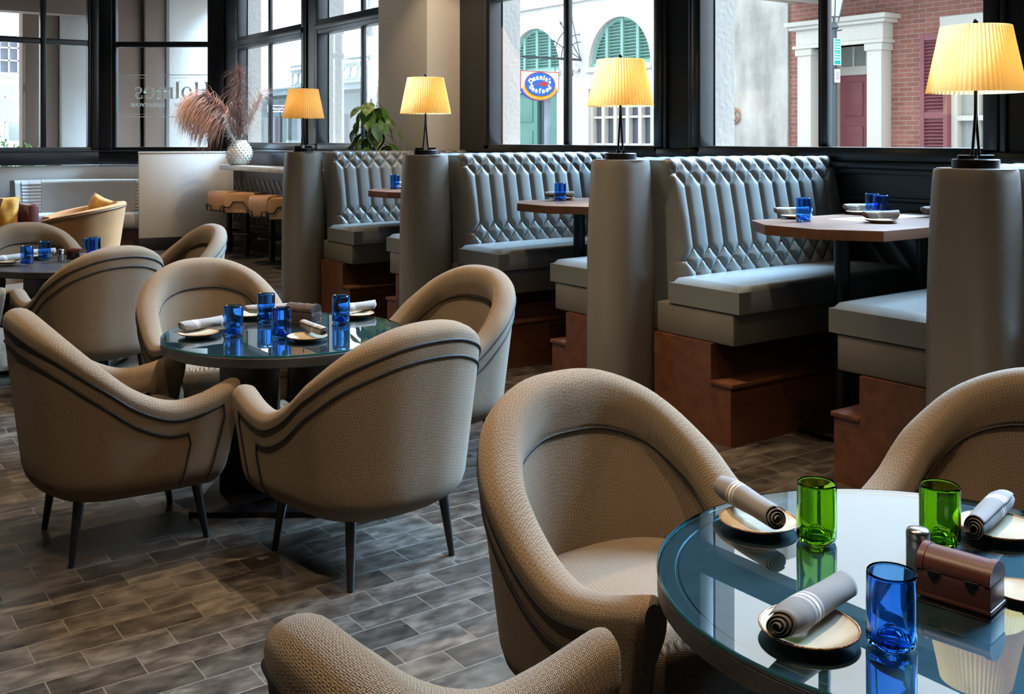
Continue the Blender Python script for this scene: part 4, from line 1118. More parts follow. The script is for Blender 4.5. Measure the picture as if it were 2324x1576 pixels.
pts = [Vector((0.466 * math.cos(-PI / 2 - 2.55 + 5.1 * k / N) * 0.98, 0.466 * math.sin(-PI / 2 - 2.55 + 5.1 * k / N) * 1.02, 0.80 - 0.17 * abs(k / N * 2 - 1) ** 1.6 - 0.035)) for k in range(N + 1)]
m = MB(); m.tube(pts, 0.005, 6); m.build('piping', M['chest2'], root, 50)
m = MB(); m.lathe([(0, 0.08), (0.33, 0.08), (0.345, 0.12), (0.345, 0.38), (0.325, 0.42), (0, 0.44)], 40); m.build('seat', M['velvet'], root, 50)
m = MB(); m.lathe([(0, 0), (0.28, 0), (0.30, 0.01), (0.30, 0.079), (0, 0.079)], 40); m.build('base', M['blackwood'], root, 40)
def cushion_obj(name, label, cat, loc, rot, mat, s=0.42, th=0.15, group=None):
    P = []; n = 18
    def side(sg):
        rows = []
        for i in range(n + 1):
            row = []
            for j in range(n + 1):
                u, v = -1 + 2 * i / n, -1 + 2 * j / n
                e = (1 - u ** 4) * (1 - v ** 4); pin = 1 - 0.10 * (1 - u * u) * abs(v) ** 3 - 0.10 * (1 - v * v) * abs(u) ** 3
                x, y = u * s / 2 * (1 - 0.09 * (1 - v * v) * 0 - 0.07 * (1 - abs(v)) * abs(u) ** 4), v * s / 2 * (1 - 0.07 * (1 - abs(u)) * abs(v) ** 4)
                row.append((x, y, sg * th / 2 * max(0.02, e) ** 0.55 + 0.006 * math.sin(7 * u + 3 * v) * e))
            rows.append(row)
        return rows
    m = MB(); m.grid(side(1)); m.grid(side(-1), flip=True)
    o = m.build(name, mat, None, 60); o.location = loc; o.rotation_euler = rot
    return tag(o, label, cat, group)
cushion_obj('cushion', 'mustard velvet cushion standing in the apricot tub chair', 'cushion', (2.955, 12.00, 0.665), (R(74), R(14), R(-70)), M['mustard'], 0.40, 0.13, 'mustard cushions')
# burgundy club chair with two cushions
root = thing('club_chair', 'burgundy leather club chair at the left edge in front of the banquette', 'armchair', (2.02, 13.35, 0), R(6))
m = MB(); m.box((-0.40, -0.30, 0.08), (0.40, 0.42, 0.42), 0.03); m.build('seat', M['burg'], root, 40)
m = MB(); m.box((-0.44, 0.30, 0.08), (0.44, 0.46, 0.76), 0.04); m.build('backrest', M['burg'], root, 40)
for sx in (-1, 1):
    m = MB(); x0, x1 = sorted((sx * 0.38, sx * 0.50)); m.box((x0, -0.36, 0.06), (x1, 0.44, 0.735), 0.035); m.build('arm', M['burg'], root, 40)
for sx in (-1, 1):
    for yy in (-0.3, 0.38):
        m = MB(); m.cyl((sx * 0.42, yy, 0), (sx * 0.42, yy, 0.08), 0.02, 0.025, 10); m.build('leg', M['blackwood'], root, 40)
cushion_obj('cushion', 'mustard velvet cushion leaning in the burgundy club chair', 'cushion', (2.17, 13.28, 0.615), (R(76), 0, R(-24)), M['mustard'], 0.42, 0.15, 'mustard cushions')
cushion_obj('cushion', 'burgundy leather cushion beside the mustard one at the left frame edge', 'cushion', (1.93, 13.16, 0.63), (R(76), R(8), R(-34)), M['burg'], 0.44, 0.13)

# ------------------------------------------------------------------ the street outside
M['stucco'] = m_stucco('pier_stucco', (0.36, 0.305, 0.255), 0.9, 0.08, 2)
M['white_stucco'] = m_stucco('white_stucco', (0.67, 0.64, 0.60), 0.9, 0.22, 0.7)
M['grey_stucco'] = m_stucco('mottled_grey_stucco', (0.54, 0.52, 0.49), 0.9, 0.55, 0.9)
M['brick'] = m_brick()
M['white_paint'] = simple('white_paint', (0.62, 0.58, 0.52), 0.6, var=0.04)
M['shutter_green'] = simple('shutter_green', (0.22, 0.40, 0.35), 0.6, var=0.06)
M['door_green'] = simple('door_green', (0.10, 0.24, 0.20), 0.5, var=0.1)
M['maroon'] = simple('maroon_paint', (0.24, 0.075, 0.085), 0.55, var=0.08, scale=6)
M['dark_pane'] = simple('dark_window_pane', (0.10, 0.11, 0.14), 0.08, var=0.1)
M['grey_pane'] = simple('grey_window_pane', (0.30, 0.33, 0.31), 0.12, var=0.08)
M['iron'] = simple('street_iron', (0.06, 0.075, 0.09), 0.5)
M['asphalt'] = simple('asphalt', (0.24, 0.215, 0.19), 0.9, var=0.15)
M['teal_wood'] = simple('teal_storefront', (0.17, 0.22, 0.22), 0.6, var=0.15, scale=2)
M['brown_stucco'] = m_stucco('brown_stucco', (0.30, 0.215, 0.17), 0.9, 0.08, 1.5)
m = MB(); m.box((-30, 15.92, -0.4), (60, 110, -0.16)); m.box((5.64, -40, -0.4), (60, 15.92, -0.16)); m.build('ground', M['asphalt'], smooth=0, kind='structure')
# piers of this building between its windows, and its upper wall
m = MB()
prev = -5.2
for (a, b) in ys:
    m.box((5.425, prev, -0.16), (5.62, a, 4.6)); prev = b
m.box((5.425, prev, -0.16), (5.62, 14.52, 4.6))
m.build('wall_outer', M['stucco'], smooth=0, kind='structure')
m = MB()
for (a, b) in ys: m.box((5.425, a, -0.16), (5.60, b, SILL - 0.06)); m.box((5.425, a, 4.06), (5.60, b, 4.6))
m.build('trim_4', M['stucco'], smooth=0, kind='structure')

def ybox(m, x0, x1, y0, y1, z0, z1, bev=0): m.box((x0, y0, z0), (x1, y1, z1), bev)
YZ = Matrix(((0, 0, 1, 0), (1, 0, 0, 0), (0, 1, 0, 0), (0, 0, 0, 1)))     # local xy -> world yz, z -> x
# white stucco restaurant with two arched openings
FX = 15.0
root = thing('stucco_building', 'white stucco building across the street with green arched shutters', 'building')
m = MB(); arcs = ((16.98, 1.01), (20.06, 1.01)); SP, RT = 3.12, 1.04
ybox(m, FX, FX + 0.25, 14.85, arcs[0][0] - 1.01, -0.16, 7.5); ybox(m, FX, FX + 0.25, arcs[0][0] + 1.01, arcs[1][0] - 1.01, -0.16, 7.5); ybox(m, FX, FX + 0.25, arcs[1][0] + 1.01, 24.5, -0.16, 7.5)
for yc, r in arcs:
    K = 20
    for k in range(K):
        t0, t1 = PI * k / K, PI * (k + 1) / K
        q = [(yc + r * math.cos(t0), SP + RT * math.sin(t0)), (yc + r * math.cos(t0), 7.5), (yc + r * math.cos(t1), 7.5), (yc + r * math.cos(t1), SP + RT * math.sin(t1))]
        m.prism(q, FX, FX + 0.25, YZ)
ybox(m, FX + 0.26, FX + 0.5, 14.85, 24.5, -0.16, 7.5)
m.build('wall', M['white_stucco'], root, 0)
m = MB(); ybox(m, FX - 0.08, FX, 14.85, 24.5, 4.62, 4.70, 0.01); m.build('string_course', M['white_stucco'], root, 30)
for yc, r in arcs:
    m = MB(); K = 24
    m.prism([(yc + r * math.cos(PI * k / K), SP + RT * math.sin(PI * k / K)) for k in range(K + 1)], FX + 0.20, FX + 0.25, YZ); m.build('shutter_backing', M['door_green'], root, 0)
    m = MB(); z = SP + 0.08
    while z < SP + RT - 0.08:
        hw = r * math.sqrt(max(0, 1 - ((z + 0.03 - SP) / RT) ** 2)) - 0.05
        if hw > 0.08:
            A = Matrix.Translation((FX + 0.16, yc, z)) @ Matrix.Rotation(R(28), 4, 'Y'); m.box((-0.035, -hw, -0.008), (0.035, hw, 0.008), 0, A)
        z += 0.072
    m.build('shutter_slats', M['shutter_green'], root, 0)
    m = MB()
    for q in (-0.5, 0.0, 0.5):
        hz = RT * math.sqrt(1 - q * q * 0.98) - 0.02; ybox(m, FX + 0.10, FX + 0.20, yc + q * r - 0.045, yc + q * r + 0.045, SP, SP + hz)
    m.tube([(FX + 0.15, yc + (r - 0.03) * math.cos(PI * k / 30), SP + (RT - 0.03) * math.sin(PI * k / 30)) for k in range(31)], 0.045, 6)
    ybox(m, FX + 0.08, FX + 0.2, yc - r, yc + r, SP - 0.02, SP + 0.07)
    m.build('shutter_frame', M['shutter_green'], root, 30)
    m = MB(); ybox(m, FX - 0.06, FX + 0.2, yc - r - 0.05, yc + r + 0.05, 2.98, SP - 0.02, 0.01); ybox(m, FX, FX + 0.2, yc - r, yc + r, 2.62, 2.98)
    m.build('cornice', M['white_paint'], root, 30)
yc = arcs[0][0]
m = MB()
for q in np.linspace(-1.0, 1.0, 6): ybox(m, FX + 0.08, FX + 0.2, yc + q - 0.05, yc + q + 0.05, -0.1, 2.62)
for z in (0.9, 1.35, 1.95, 2.55): ybox(m, FX + 0.10, FX + 0.19, yc - 1, yc + 1, z, z + 0.05)
m.build('window_frame', M['white_paint'], root, 30)
m = MB(); ybox(m, FX + 0.205, FX + 0.24, yc - 1, yc + 1, -0.1, 2.62); m.build('window_pane', M['dark_pane'], root, 0)
yc = arcs[1][0]
m = MB(); ybox(m, FX + 0.05, FX + 0.2, yc - 1.0, yc - 0.85, -0.1, 2.62); ybox(m, FX + 0.05, FX + 0.2, yc + 0.85, yc + 1.0, -0.1, 2.62); m.build('door_frame', M['white_paint'], root, 30)
m = MB(); ybox(m, FX + 0.10, FX + 0.18, yc - 0.02, yc + 0.83, -0.1, 2.6)
for z in (0.2, 1.1, 1.9): ybox(m, FX + 0.08, FX + 0.10, yc + 0.15, yc + 0.68, z, z + 0.6, 0.01)
m.build('door', M['door_green'], root, 30)
m = MB(); ybox(m, FX + 0.205, FX + 0.24, yc - 0.85, yc - 0.02, -0.1, 2.6); m.build('doorway_glass', M['dark_pane'], root, 0)
m = MB(); ybox(m, FX + 0.10, FX + 0.18, yc - 0.85, yc - 0.55, -0.1, 2.6); m.build('door', M['door_green'], root, 30)
# hanging sign on its scrolled bracket
SYY = 18.30
root = thing('shop_sign', 'blue oval seafood sign on a shaped white board hanging across the street', 'sign', (13.86, SYY, 2.70))
SM = Matrix(((1, 0, 0, 0), (0, 0, -1, 0), (0, 1, 0, 0), (0, 0, 0, 1)))       # local xy -> world xz, facing -y
board = [(-0.53, 0.29), (0.53, 0.29), (0.53, -0.10), (0.48, -0.10)] + [(0.50 * math.cos(t), -0.02 - 0.33 * math.sin(t)) for t in np.linspace(0.35, PI - 0.35, 22)] + [(-0.48, -0.10), (-0.53, -0.10)]
BLUE = simple('sign_blue', (0.03, 0.16, 0.62), 0.4, var=0.03); WHITE = simple('sign_white', (0.85, 0.85, 0.84), 0.4, var=0.02); REDP = simple('sign_red', (0.55, 0.06, 0.07), 0.4, var=0.05); YEL = simple('sign_yellow', (0.85, 0.50, 0.02), 0.4, var=0.03)
m = MB(); m.prism([(x * 1.015, z * 1.02) for x, z in board], -0.10, 0.0, SM); m.build('sign_body', BLUE, root, 30)
m = MB(); m.prism([(x * 1.015, z * 1.02) for x, z in board], 0.0005, 0.004, SM); m.build('sign_border', REDP, root, 0)
m = MB(); m.prism([(x * 0.975, z * 0.96) for x, z in board], 0.0045, 0.008, SM); m.build('sign_face', WHITE, root, 0)
ell = lambda rx, rz_, cz: [(rx * math.cos(2 * PI * k / 48), cz + rz_ * math.sin(2 * PI * k / 48)) for k in range(48)]
cres = [(0.47 * math.cos(t), -0.02 - 0.31 * math.sin(t)) for t in np.linspace(0.15, PI - 0.15, 26)] + [(0.41 * math.cos(t), 0.0 - 0.235 * math.sin(t)) for t in np.linspace(PI - 0.1, 0.1, 26)]
m = MB(); m.prism(cres, 0.0085, 0.011, SM); m.build('yellow_crescent', YEL, root, 0)
m = MB(); m.prism(ell(0.425, 0.275, 0.005), 0.009, 0.012, SM); m.build('oval_border', REDP, root, 0)
m = MB(); m.prism(ell(0.408, 0.258, 0.005), 0.0125, 0.015, SM); m.build('oval', BLUE, root, 0)
def arc_text(txt, rx, rz_, cz, a0, a1, size, flip):
    """bold letters set along an ellipse, spaced by their own widths"""
    m = MB(); glyphs = [text_mesh(c_, size, 0.010, 0.001) for c_ in txt]
    wd = [max(v.co.x for v in g.vertices) - min(v.co.x for v in g.vertices) + 0.016 for g in glyphs]; tot = sum(wd); run = 0
    for g, w_ in zip(glyphs, wd):
        f = (run + w_ / 2) / tot; run += w_; t = a0 + (a1 - a0) * f
        px, pz = rx * math.cos(t), cz + rz_ * math.sin(t); sg = 1 if a1 > a0 else -1
        ang = math.atan2(sg * rz_ * math.cos(t), sg * -rx * math.sin(t))
        m.mesh(g, SM @ Matrix.Translation((px, pz, 0.0175)) @ Matrix.Rotation(ang, 4, 'Z'))
    return m
arc_text("Deanie's", 0.285, 0.16, 0.0, PI - 0.20, 0.20, 0.155, False).build('lettering', WHITE, root, 0, label="white lettering reading Deanie's")
arc_text('Seafood', 0.285, 0.155, 0.01, PI + 0.28, 2 * PI - 0.28, 0.15, True).build('lettering', WHITE, root, 0, label='white lettering reading Seafood')
cray = [(-0.20, -0.035), (-0.10, 0.005), (0.0, 0.035), (0.05, 0.065), (0.12, 0.075), (0.18, 0.055), (0.205, 0.01), (0.195, -0.03), (0.15, -0.045), (0.10, -0.03), (0.05, -0.03), (0.0, -0.005), (-0.04, -0.025), (-0.05, -0.02), (-0.02, 0.0), (-0.10, -0.015)]
m = MB(); m.prism(cray, 0.0155, 0.018, SM); m.build('shellfish_emblem', REDP, root, 0, label='red shellfish emblem')
root = thing('sign_bracket', 'scrolled black iron bracket holding the seafood sign', 'bracket', (0, SYY - 0.05, 0))
m = MB(); m.box((13.2, -0.02, 3.27), (14.995, 0.02, 3.32)); m.cyl((13.45, 0, 2.985), (13.45, 0, 3.28), 0.008, n=6); m.cyl((14.25, 0, 2.985), (14.25, 0, 3.28), 0.008, n=6); m.build('arm', M['iron'], root, 0)
m = MB()
for k, (r_, a0, a1) in enumerate(((0.55, PI / 2, PI), (0.38, PI / 2, PI), (0.75, 1.9, 2.9))):
    m.tube([(14.98 + r_ * math.cos(a0 + (a1 - a0) * i / 14), 0, 3.32 + r_ * math.sin(a0 + (a1 - a0) * i / 14)) for i in range(15)], 0.010, 6)
for (dx, dz) in ((-0.55, 0.75), (-0.25, 0.9), (-0.75, 0.35)):
    m.tube([(14.98, 0, 3.32), (14.98 + dx, 0, 3.32 + dz)], 0.009, 6); m.cyl((14.98 + dx, 0, 3.32 + dz), (14.98 + dx * 1.1, 0, 3.32 + dz * 1.1), 0.028, 0.001, 6)
m.build('scroll', M['iron'], root, 0)
def cctv(loc, label, rz):
    r = thing('security_camera', label, 'camera', loc, rz, 'security cameras on the stucco wall')
    A = Matrix.Rotation(R(-35), 4, 'X')
    m = MB(); m.cyl((0, -0.16, -0.10), (0, 0.12, 0.08), 0.055, n=14); m.build('camera_body', WHITE, r, 40)
    m = MB(); m.cyl((0, -0.165, -0.103), (0, -0.16, -0.10), 0.045, n=14); m.build('lens', M['iron'], r, 40)
    m = MB(); m.tube([(0.12, 0.0, -0.02), (0.10, -0.06, -0.22), (0.0, -0.05, -0.10)], 0.010, 6); m.lathe([(0, 0), (0.05, 0), (0.05, 0.02), (0, 0.02)], 12, M=Matrix.Translation((0.12, 0, -0.02)) @ Matrix.Rotation(PI / 2, 4, 'Y')); m.build('mount', M['iron'], r, 40)
cctv((14.82, 18.40, 3.16), 'white security camera on the stucco wall beside the hanging sign', R(60))
# grey stucco house front with its iron tie plate
root = thing('grey_building', 'mottled grey stucco house front between the white and brick buildings', 'building')
m = MB(); ybox(m, 14.95, 15.4, 12.32, 14.84, -0.16, 7.5); m.build('wall', M['grey_stucco'], root, 0)
root = thing('tie_plate', 'rusty red round tie plate on the mottled grey wall', 'tie plate', (14.925, 13.56, 1.94))
m = MB(); RS = simple('rusty_iron', (0.36, 0.17, 0.14), 0.8, var=0.2)
m.tube([(-0.012, 0.115 * math.cos(2 * PI * k / 28), 0.145 * math.sin(2 * PI * k / 28)) for k in range(28)], 0.020, 8, closed=True); m.build('ring', RS, root, 50)
m = MB(); m.tube([(-0.012, -0.06, 0.10), (-0.012, 0.04, 0.05), (-0.012, 0.0, 0.0), (-0.012, -0.05, -0.05), (-0.012, 0.06, -0.10)], 0.022, 8); m.tube([(-0.012, 0.06, 0.10), (-0.012, 0, 0), (-0.012, -0.06, -0.10)], 0.018, 8); m.build('cross', RS, root, 50)
# brick house with portico, shutter and window
root = thing('brick_building', 'red brick house with a white door surround and maroon door', 'building')
m = MB()
ybox(m, 15.0, 15.3, 3.0, 8.35, -0.16, 5.0); ybox(m, 15.0, 15.3, 9.16, 10.46, -0.16, 5.0); ybox(m, 15.0, 15.3, 11.67, 12.31, -0.16, 5.0)
ybox(m, 15.0, 15.3, 10.46, 11.67, 3.18, 5.0); ybox(m, 15.0, 15.3, 8.35, 9.16, 3.2, 5.0); ybox(m, 15.0, 15.3, 8.35, 9.16, -0.16, 0.6); ybox(m, 15.72, 15.8, 3, 12.31, -0.16, 5.0)
m.build('wall', M['brick'], root, 0)
m = MB(); ybox(m, 14.85, 15.4, 3.0, 12.31, 5.0, 5.25, 0.02); m.build('parapet', M['white_paint'], root, 30)
m = MB()
for y0, y1 in ((11.63, 11.92), (10.22, 10.50)):
    ybox(m, 14.72, 15.0, y0, y1, -0.16, 3.05, 0.01); ybox(m, 14.69, 15.0, y0 - 0.03, y1 + 0.03, 2.95, 3.07, 0.01)
ybox(m, 14.72, 15.0, 10.19, 11.95, 3.07, 3.40, 0.005); ybox(m, 14.66, 15.0, 10.15, 11.99, 3.07, 3.13, 0.01); ybox(m, 14.62, 15.0, 10.10, 12.04, 3.40, 3.46, 0.01); ybox(m, 14.55, 15.0, 10.04, 12.08, 3.46, 3.54, 0.01)
ybox(m, 15.0, 15.6, 11.63, 11.67, -0.16, 3.2); ybox(m, 15.0, 15.6, 10.46, 10.50, -0.16, 3.2); ybox(m, 15.0, 15.6, 10.5, 11.63, 3.12, 3.18)
ybox(m, 15.50, 15.56, 10.5, 11.63, 2.62, 2.78, 0.01)
m.build('door_surround', M['white_paint'], root, 30)
m = MB(); ybox(m, 15.54, 15.60, 10.50, 11.63, -0.16, 2.62)
for y0, y1 in ((10.62, 10.98), (11.15, 11.51)):
    for z0, z1 in ((0.1, 0.75), (0.95, 1.72), (1.90, 2.50)): ybox(m, 15.52, 15.54, y0, y1, z0, z1, 0.008)
m.build('front_door', M['maroon'], root, 30)
m = MB(); ybox(m, 15.55, 15.57, 10.5, 11.63, 2.78, 3.14); tw = m.build('transom_pane', M['grey_pane'], root, 0)
m = MB()
for yy in (10.52, 10.79, 11.07, 11.34, 11.61): ybox(m, 15.52, 15.55, yy - 0.02, yy + 0.02, 2.78, 3.14)
m.build('transom_frame', M['white_paint'], root, 0)
m = MB(); ybox(m, 14.95, 15.0, 9.17, 9.64, 0.55, 3.16)
z = 0.66
while z < 3.05:
    if not (1.80 < z < 1.95):
        A = Matrix.Translation((14.93, 9.405, z)) @ Matrix.Rotation(R(30), 4, 'Y'); m.box((-0.03, -0.17, -0.006), (0.03, 0.17, 0.006), 0, A)
    z += 0.055
for y0, y1 in ((9.17, 9.24), (9.57, 9.64)): ybox(m, 14.90, 14.95, y0, y1, 0.55, 3.16)
for z0 in (0.55, 1.82, 3.06): ybox(m, 14.905, 14.945, 9.24, 9.57, z0, z0 + 0.10)
m.build('shutter', M['maroon'], root, 0)
m = MB(); ybox(m, 15.0, 15.12, 8.35, 8.43, 0.6, 3.2); ybox(m, 15.0, 15.12, 9.06, 9.16, 0.6, 3.2); ybox(m, 15.0, 15.12, 8.43, 9.06, 1.78, 1.86); ybox(m, 15.02, 15.10, 8.72, 8.76, 0.6, 3.2); ybox(m, 14.93, 15.12, 8.30, 9.2, 0.52, 0.6)
m.build('window_frame', M['white_paint'], root, 0)
m = MB(); ybox(m, 15.12, 15.14, 8.35, 9.16, 0.6, 3.2); m.build('window_pane', M['grey_pane'], root, 0)
m = MB(); ybox(m, 14.97, 15.0, 8.1, 9.34, 3.24, 3.42, 0.004); m.build('lintel', M['white_paint'], root, 0)
root = thing('balcony', 'white wooden balcony floor jutting over the brick house door', 'balcony')
m = MB(); ybox(m, 13.75, 14.94, 4.0, 12.15, 3.96, 4.02); ybox(m, 13.70, 13.80, 3.9, 12.18, 3.92, 4.10, 0.01); ybox(m, 13.70, 14.94, 12.10, 12.18, 3.92, 4.10, 0.01); m.build('balcony_floor', M['white_paint'], root, 30)
for yy in np.arange(4.4, 12.0, 0.8):
    m = MB(); ybox(m, 13.80, 14.95, yy - 0.04, yy + 0.04, 3.86, 3.96); m.build('joist', M['white_paint'], root, 0)
# street lamp with parking signs
root = thing('street_lamp', 'old iron street lamp with a glass lantern in front of the maroon door', 'street lamp', (13.0, 9.84, -0.16))
m = MB(); m.lathe([(0, 0), (0.13, 0), (0.13, 0.3), (0.06, 0.5), (0.045, 1.2), (0.040, 3.3), (0.07, 3.33), (0.03, 3.42), (0, 3.42)], 16); m.tube([(-0.02, -0.15, 3.28), (0.0, 0.15, 3.28)], 0.012, 6); m.build('post', M['iron'], root, 40)
m = MB()
for k in range(4):
    a = PI / 4 + k * PI / 2; m.tube([(0.06 * math.cos(a), 0.06 * math.sin(a), 3.42), (0.085 * math.cos(a), 0.085 * math.sin(a), 3.52), (0.185 * math.cos(a), 0.185 * math.sin(a), 3.98)], 0.010, 6)
m.lathe([(0.20, 3.98), (0.205, 4.0), (0.05, 4.18), (0.03, 4.26), (0, 4.28)], 4, M=Matrix.Rotation(PI / 4, 4, 'Z')); m.build('lantern_frame', M['iron'], root, 20)
m = MB(); m.lathe([(0.078, 3.50), (0.176, 3.97)], 4, M=Matrix.Rotation(PI / 4, 4, 'Z')); m.build('lantern_glass', simple('frosted_lantern', (0.62, 0.66, 0.68), 0.3), root, 0)
def street_sign(name, label, loc, rz, w, h, col, rows):
    r = thing(name, label, 'sign', loc, rz, 'signs on the street lamp post')
    G = Matrix(((1, 0, 0, 0), (0, 0, -1, 0), (0, 1, 0, 0), (0, 0, 0, 1)))
    m = MB(); m.prism([(-w / 2, -h / 2), (w / 2, -h / 2), (w / 2, h / 2), (-w / 2, h / 2)], -0.006, 0, G, 0.001); m.build('sign_border', WHITE, r, 0)
    m = MB(); m.prism([(-w / 2 + 0.012, -h / 2 + 0.012), (w / 2 - 0.012, -h / 2 + 0.012), (w / 2 - 0.012, h / 2 - 0.012), (-w / 2 + 0.012, h / 2 - 0.012)], 0.0005, 0.002, G); m.build('sign_face', col, r, 0)
    m = MB()
    for z, n_, hh in rows:
        x = -w * 0.36
        for k in range(n_):
            ww = w * 0.72 / n_; m.prism([(x + ww * 0.1, z), (x + ww * 0.8, z), (x + ww * 0.8, z + hh), (x + ww * 0.1, z + hh)], 0.0022, 0.0032, G); x += ww
    m.build('sign_marks', WHITE if col != WHITE else M['iron'], r, 0)
TEALS = simple('sign_teal', (0.0, 0.42, 0.38), 0.4, var=0.03)
street_sign('parking_sign', 'teal green sign with white rows on the street lamp post', (12.955, 9.745, 2.80), R(-12), 0.135, 0.40, TEALS, [(0.14, 4, 0.022), (0.10, 5, 0.022), (0.06, 5, 0.022), (0.02, 4, 0.022), (-0.012, 1, 0.006), (-0.05, 3, 0.022), (-0.09, 4, 0.022), (-0.13, 5, 0.022)])
street_sign('notice_sign', 'small white notice below the teal sign on the street lamp post', (12.955, 9.745, 2.44), R(-14), 0.10, 0.20, WHITE, [(0.05, 4, 0.012), (0.025, 5, 0.012), (0.0, 4, 0.012), (-0.025, 5, 0.012), (-0.05, 4, 0.012)])
# palm trunk outside the middle windows
root = thing('palm_trunk', 'pale ringed palm trunk outside the window beside the pothos', 'tree', (7.5, 14.22, -0.16))
P = []
for k in range(20):
    a = 2 * PI * k / 20; P.append([((0.082 + 0.008 * (j % 2) + 0.012 * math.sin(j * 0.7)) * math.cos(a) + 0.05 * (j / 60), (0.082 + 0.008 * (j % 2) + 0.012 * math.sin(j * 0.7)) * math.sin(a), j * 0.09) for j in range(80)])
m = MB(); m.grid(P, wrap_u=True); m.build('trunk', m_stucco('palm_bark', (0.66, 0.63, 0.60), 0.9, 0.5, 5), root, 30)
# dark storefront further down the street
root = thing('corner_storefront', 'dark teal storefront with a gallery rail far down the street', 'building')
m = MB(); ybox(m, 15.0, 16, 25.2, 62, -0.16, 2.95); m.build('wall', M['teal_wood'], root, 0)
m = MB(); ybox(m, 13.8, 15.0, 25.2, 62, 2.95, 3.12); ybox(m, 13.7, 15.0, 25.1, 62, 3.12, 3.18, 0.01); m.build('canopy', M['teal_wood'], root, 0)
m = MB()
for yy in np.arange(26, 60, 3.0): ybox(m, 13.85, 13.97, yy, yy + 0.12, -0.16, 2.95)
m.build('canopy_posts', M['teal_wood'], root, 0)
m = MB()
for yy in np.arange(26.2, 60, 3.0): ybox(m, 14.96, 15.0, yy, yy + 1.6, 0.2, 2.3)
m.build('shop_panes', M['dark_pane'], root, 0)
m = MB(); ybox(m, 13.75, 13.8, 26, 31.6, 3.20, 3.24); ybox(m, 13.75, 13.8, 26, 31.6, 3.66, 3.72); ybox(m, 13.75, 13.8, 26, 31.6, 3.80, 3.86)
yy = 26.2
while yy < 31.4:
    m.tube([(13.78, yy + 0.2 * math.cos(2 * PI * k / 20), 3.45 + 0.2 * math.sin(2 * PI * k / 20)) for k in range(20)], 0.022, 5, closed=True); ybox(m, 13.76, 13.80, yy + 0.22, yy + 0.25, 3.2, 3.7); yy += 0.46
m.build('gallery_rail', M['teal_wood'], root, 30)
root = thing('street_name_sign', 'white framed street name sign seen left of the smallest lamp', 'sign', (12.93, 30.5, 2.44), R(-27))
G = Matrix(((1, 0, 0, 0), (0, 0, -1, 0), (0, 1, 0, 0), (0, 0, 0, 1)))
m = MB(); m.box((-0.38, -0.005, -0.11), (0.38, 0.005, 0.11)); m.build('sign_border', WHITE, root, 0)
m = MB(); m.box((-0.345, -0.008, -0.075), (0.345, -0.0055, 0.075)); m.build('sign_face', simple('sign_navy', (0.03, 0.05, 0.12), 0.4), root, 0)
m = MB(); m.mesh(text_mesh('Dauphine', 0.16, 0.003, 0.001), G @ Matrix.Translation((0, 0.0, 0.0105))); m.build('lettering', WHITE, root, 0, label='white lettering reading Dauphine')
m = MB(); m.cyl((0, 0.03, -2.6), (0, 0.03, 0.13), 0.03, n=8); m.build('post', M['iron'], root, 0)
# covered walk outside the back windows
m = MB(); m.box((-4, 15.95, 3.86), (6.4, 17.1, 4.0)); m.box((-4, 16.8, 3.40), (4.25, 17.1, 3.86)); m.build('ceiling_gallery', M['brown_stucco'], smooth=0, kind='structure')
M['pale_stucco'] = m_stucco('pale_stucco', (0.70, 0.67, 0.63), 0.9, 0.06, 2)
m = MB(); m.box((3.72, 17.35, -0.16), (4.20, 17.9, 3.86), 0.01); tag(m.build('gallery_pillar', M['pale_stucco'], smooth=30), 'pale stucco pillar outside the left window', 'pillar', 'pillars of the covered walk')
m = MB(); m.box((4.52, 17.25, -0.16), (5.27, 17.45, 3.86), 0.01); m.box((4.95, 17.15, -0.16), (5.27, 17.25, 3.86), 0.01); tag(m.build('pillar_shade_side', M['brown_stucco'], smooth=30), 'brown box coloured as the shaded side of the broad pillar, behind the mirrored lettering', 'wall')  # shaded side of the broad pillar, put into brown boxes of its own
m = MB(); m.box((3.18, 17.5, -0.16), (3.70, 17.8, 3.84), 0.01); tag(m.build('pillar_shade_strip', M['brown_stucco'], smooth=30), 'brown strip coloured as the shaded side of the pale pillar outside the left window', 'post')  # brown upright stands in for shade on the pale pillar's left side
m = MB(); m.box((5.29, 17.0, -0.16), (5.93, 17.9, 7.0), 0.01); tag(m.build('gallery_pillar', M['pale_stucco'], smooth=30), 'broad stucco pillar outside the lettered window', 'pillar', 'pillars of the covered walk')
m = MB(); m.cyl((6.35, 18.6, -0.16), (6.35, 18.6, 5.0), 0.05, n=12); tag(m.build('drain_pipe', WHITE, smooth=40), 'white drain pipe outside at the right of the lettered window', 'pipe')
# far street corner
root = thing('cream_building', 'cream building with dark grid windows far beyond the left window', 'building')
m = MB(); m.box((-6, 45, -0.16), (9.4, 46, 16)); m.build('wall', m_stucco('cream_block', (0.74, 0.68, 0.56), 0.9, 0.15, 0.5), root, 0)
for zz in (4.1, 7.4):
    for xx in (1.6, 3.4, 5.2, 7.0, 8.35):
        wd = 1.0 if xx < 8 else 0.7
        f = MB(); f.box((xx, 44.95, zz), (xx + wd, 45.0, zz + 1.5)); fo = f.build('window', M['dark_pane'], root, 0)
        g = MB()
        for q in np.linspace(0, wd, 4): g.box((xx + q - 0.025, 44.9, zz), (xx + q + 0.025, 44.95, zz + 1.5))
        for q in (0, 0.5, 1.0, 1.5): g.box((xx - 0.03, 44.9, zz + q - 0.025), (xx + wd + 0.03, 44.95, zz + q + 0.025))
        g.box((xx - 0.1, 44.85, zz - 0.15), (xx + wd + 0.1, 45, zz - 0.03)); g.build('window_grid', M['white_paint'], fo, 0)
root = thing('box_truck', 'white box truck parked outside beyond the left window', 'truck', (0, 0, 0))
m = MB(); m.box((1.5, 33, 0.4), (6.25, 39, 2.95), 0.05); m.build('cargo_box', WHITE, root, 30)
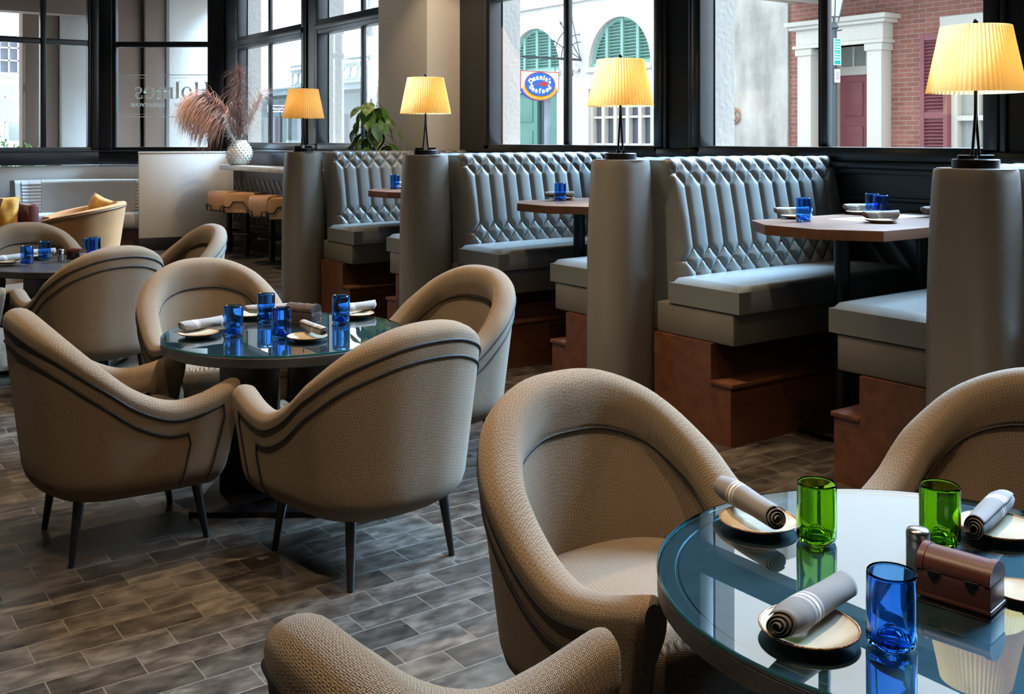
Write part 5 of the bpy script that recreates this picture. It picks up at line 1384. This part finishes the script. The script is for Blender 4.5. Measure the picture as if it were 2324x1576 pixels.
m = MB(); m.box((4.6, 31.4, 0.3), (6.30, 32.95, 2.25), 0.15); m.build('cab', WHITE, root, 30)
m = MB(); m.box((5.35, 31.36, 1.45), (6.15, 31.42, 2.0), 0.02); m.build('cab_window', M['grey_pane'], root, 30)
for (x, yy) in ((4.75, 32.0), (6.15, 32.0), (4.75, 37.5), (6.15, 37.5)):
    m = MB(); m.cyl((x - 0.12, yy, 0.3), (x + 0.12, yy, 0.3), 0.44, n=20); m.build('wheel', M['iron'], root, 30)
root = thing('stop_sign', 'grey back of an octagonal stop sign on a post outside the left window', 'sign', (4.03, 24.0, -0.16))
GREY = simple('galvanised_grey', (0.42, 0.43, 0.45), 0.5)
m = MB(); m.prism([(0.26 * math.cos(PI / 8 + k * PI / 4), 2.26 + 0.26 * math.sin(PI / 8 + k * PI / 4)) for k in range(8)], -0.01, 0.01, G); m.build('octagon', GREY, root, 0)
m = MB(); m.box((-0.30, -0.01, 2.56), (0.22, 0.01, 2.76)); m.build('plate', GREY, root, 0)
m = MB(); m.cyl((0, 0.03, 0), (0, 0.03, 2.8), 0.03, n=10); m.build('post', GREY, root, 0)
root = thing('street_shrub', 'green shrub in the planter outside the far left window', 'plant', (3.05, 17.2, -0.16))
m = MB(); m.box((-0.35, -0.2, 0), (0.35, 0.2, 1.15), 0.02); m.build('planter', M['brown_stucco'], root, 30)
m = MB()
for k in range(260):
    p = Vector((rng.uniform(-0.33, 0.33), rng.uniform(-0.2, 0.2), 1.12 + abs(rng.normal(0, 0.22)))); d_ = Vector(rng.normal(0, 1, 3)); d_.normalize(); e_ = d_.orthogonal().normalized()
    b = len(m.v); L_ = 0.09; m.v += [tuple(p), tuple(p + d_ * L_ * 0.5 + e_ * 0.025), tuple(p + d_ * L_), tuple(p + d_ * L_ * 0.5 - e_ * 0.025)]; m.f.append((b, b + 1, b + 2, b + 3))
m.build('foliage', m_leaf('shrub_leaf', (0.08, 0.22, 0.04), (0.25, 0.42, 0.10)), root, 0)
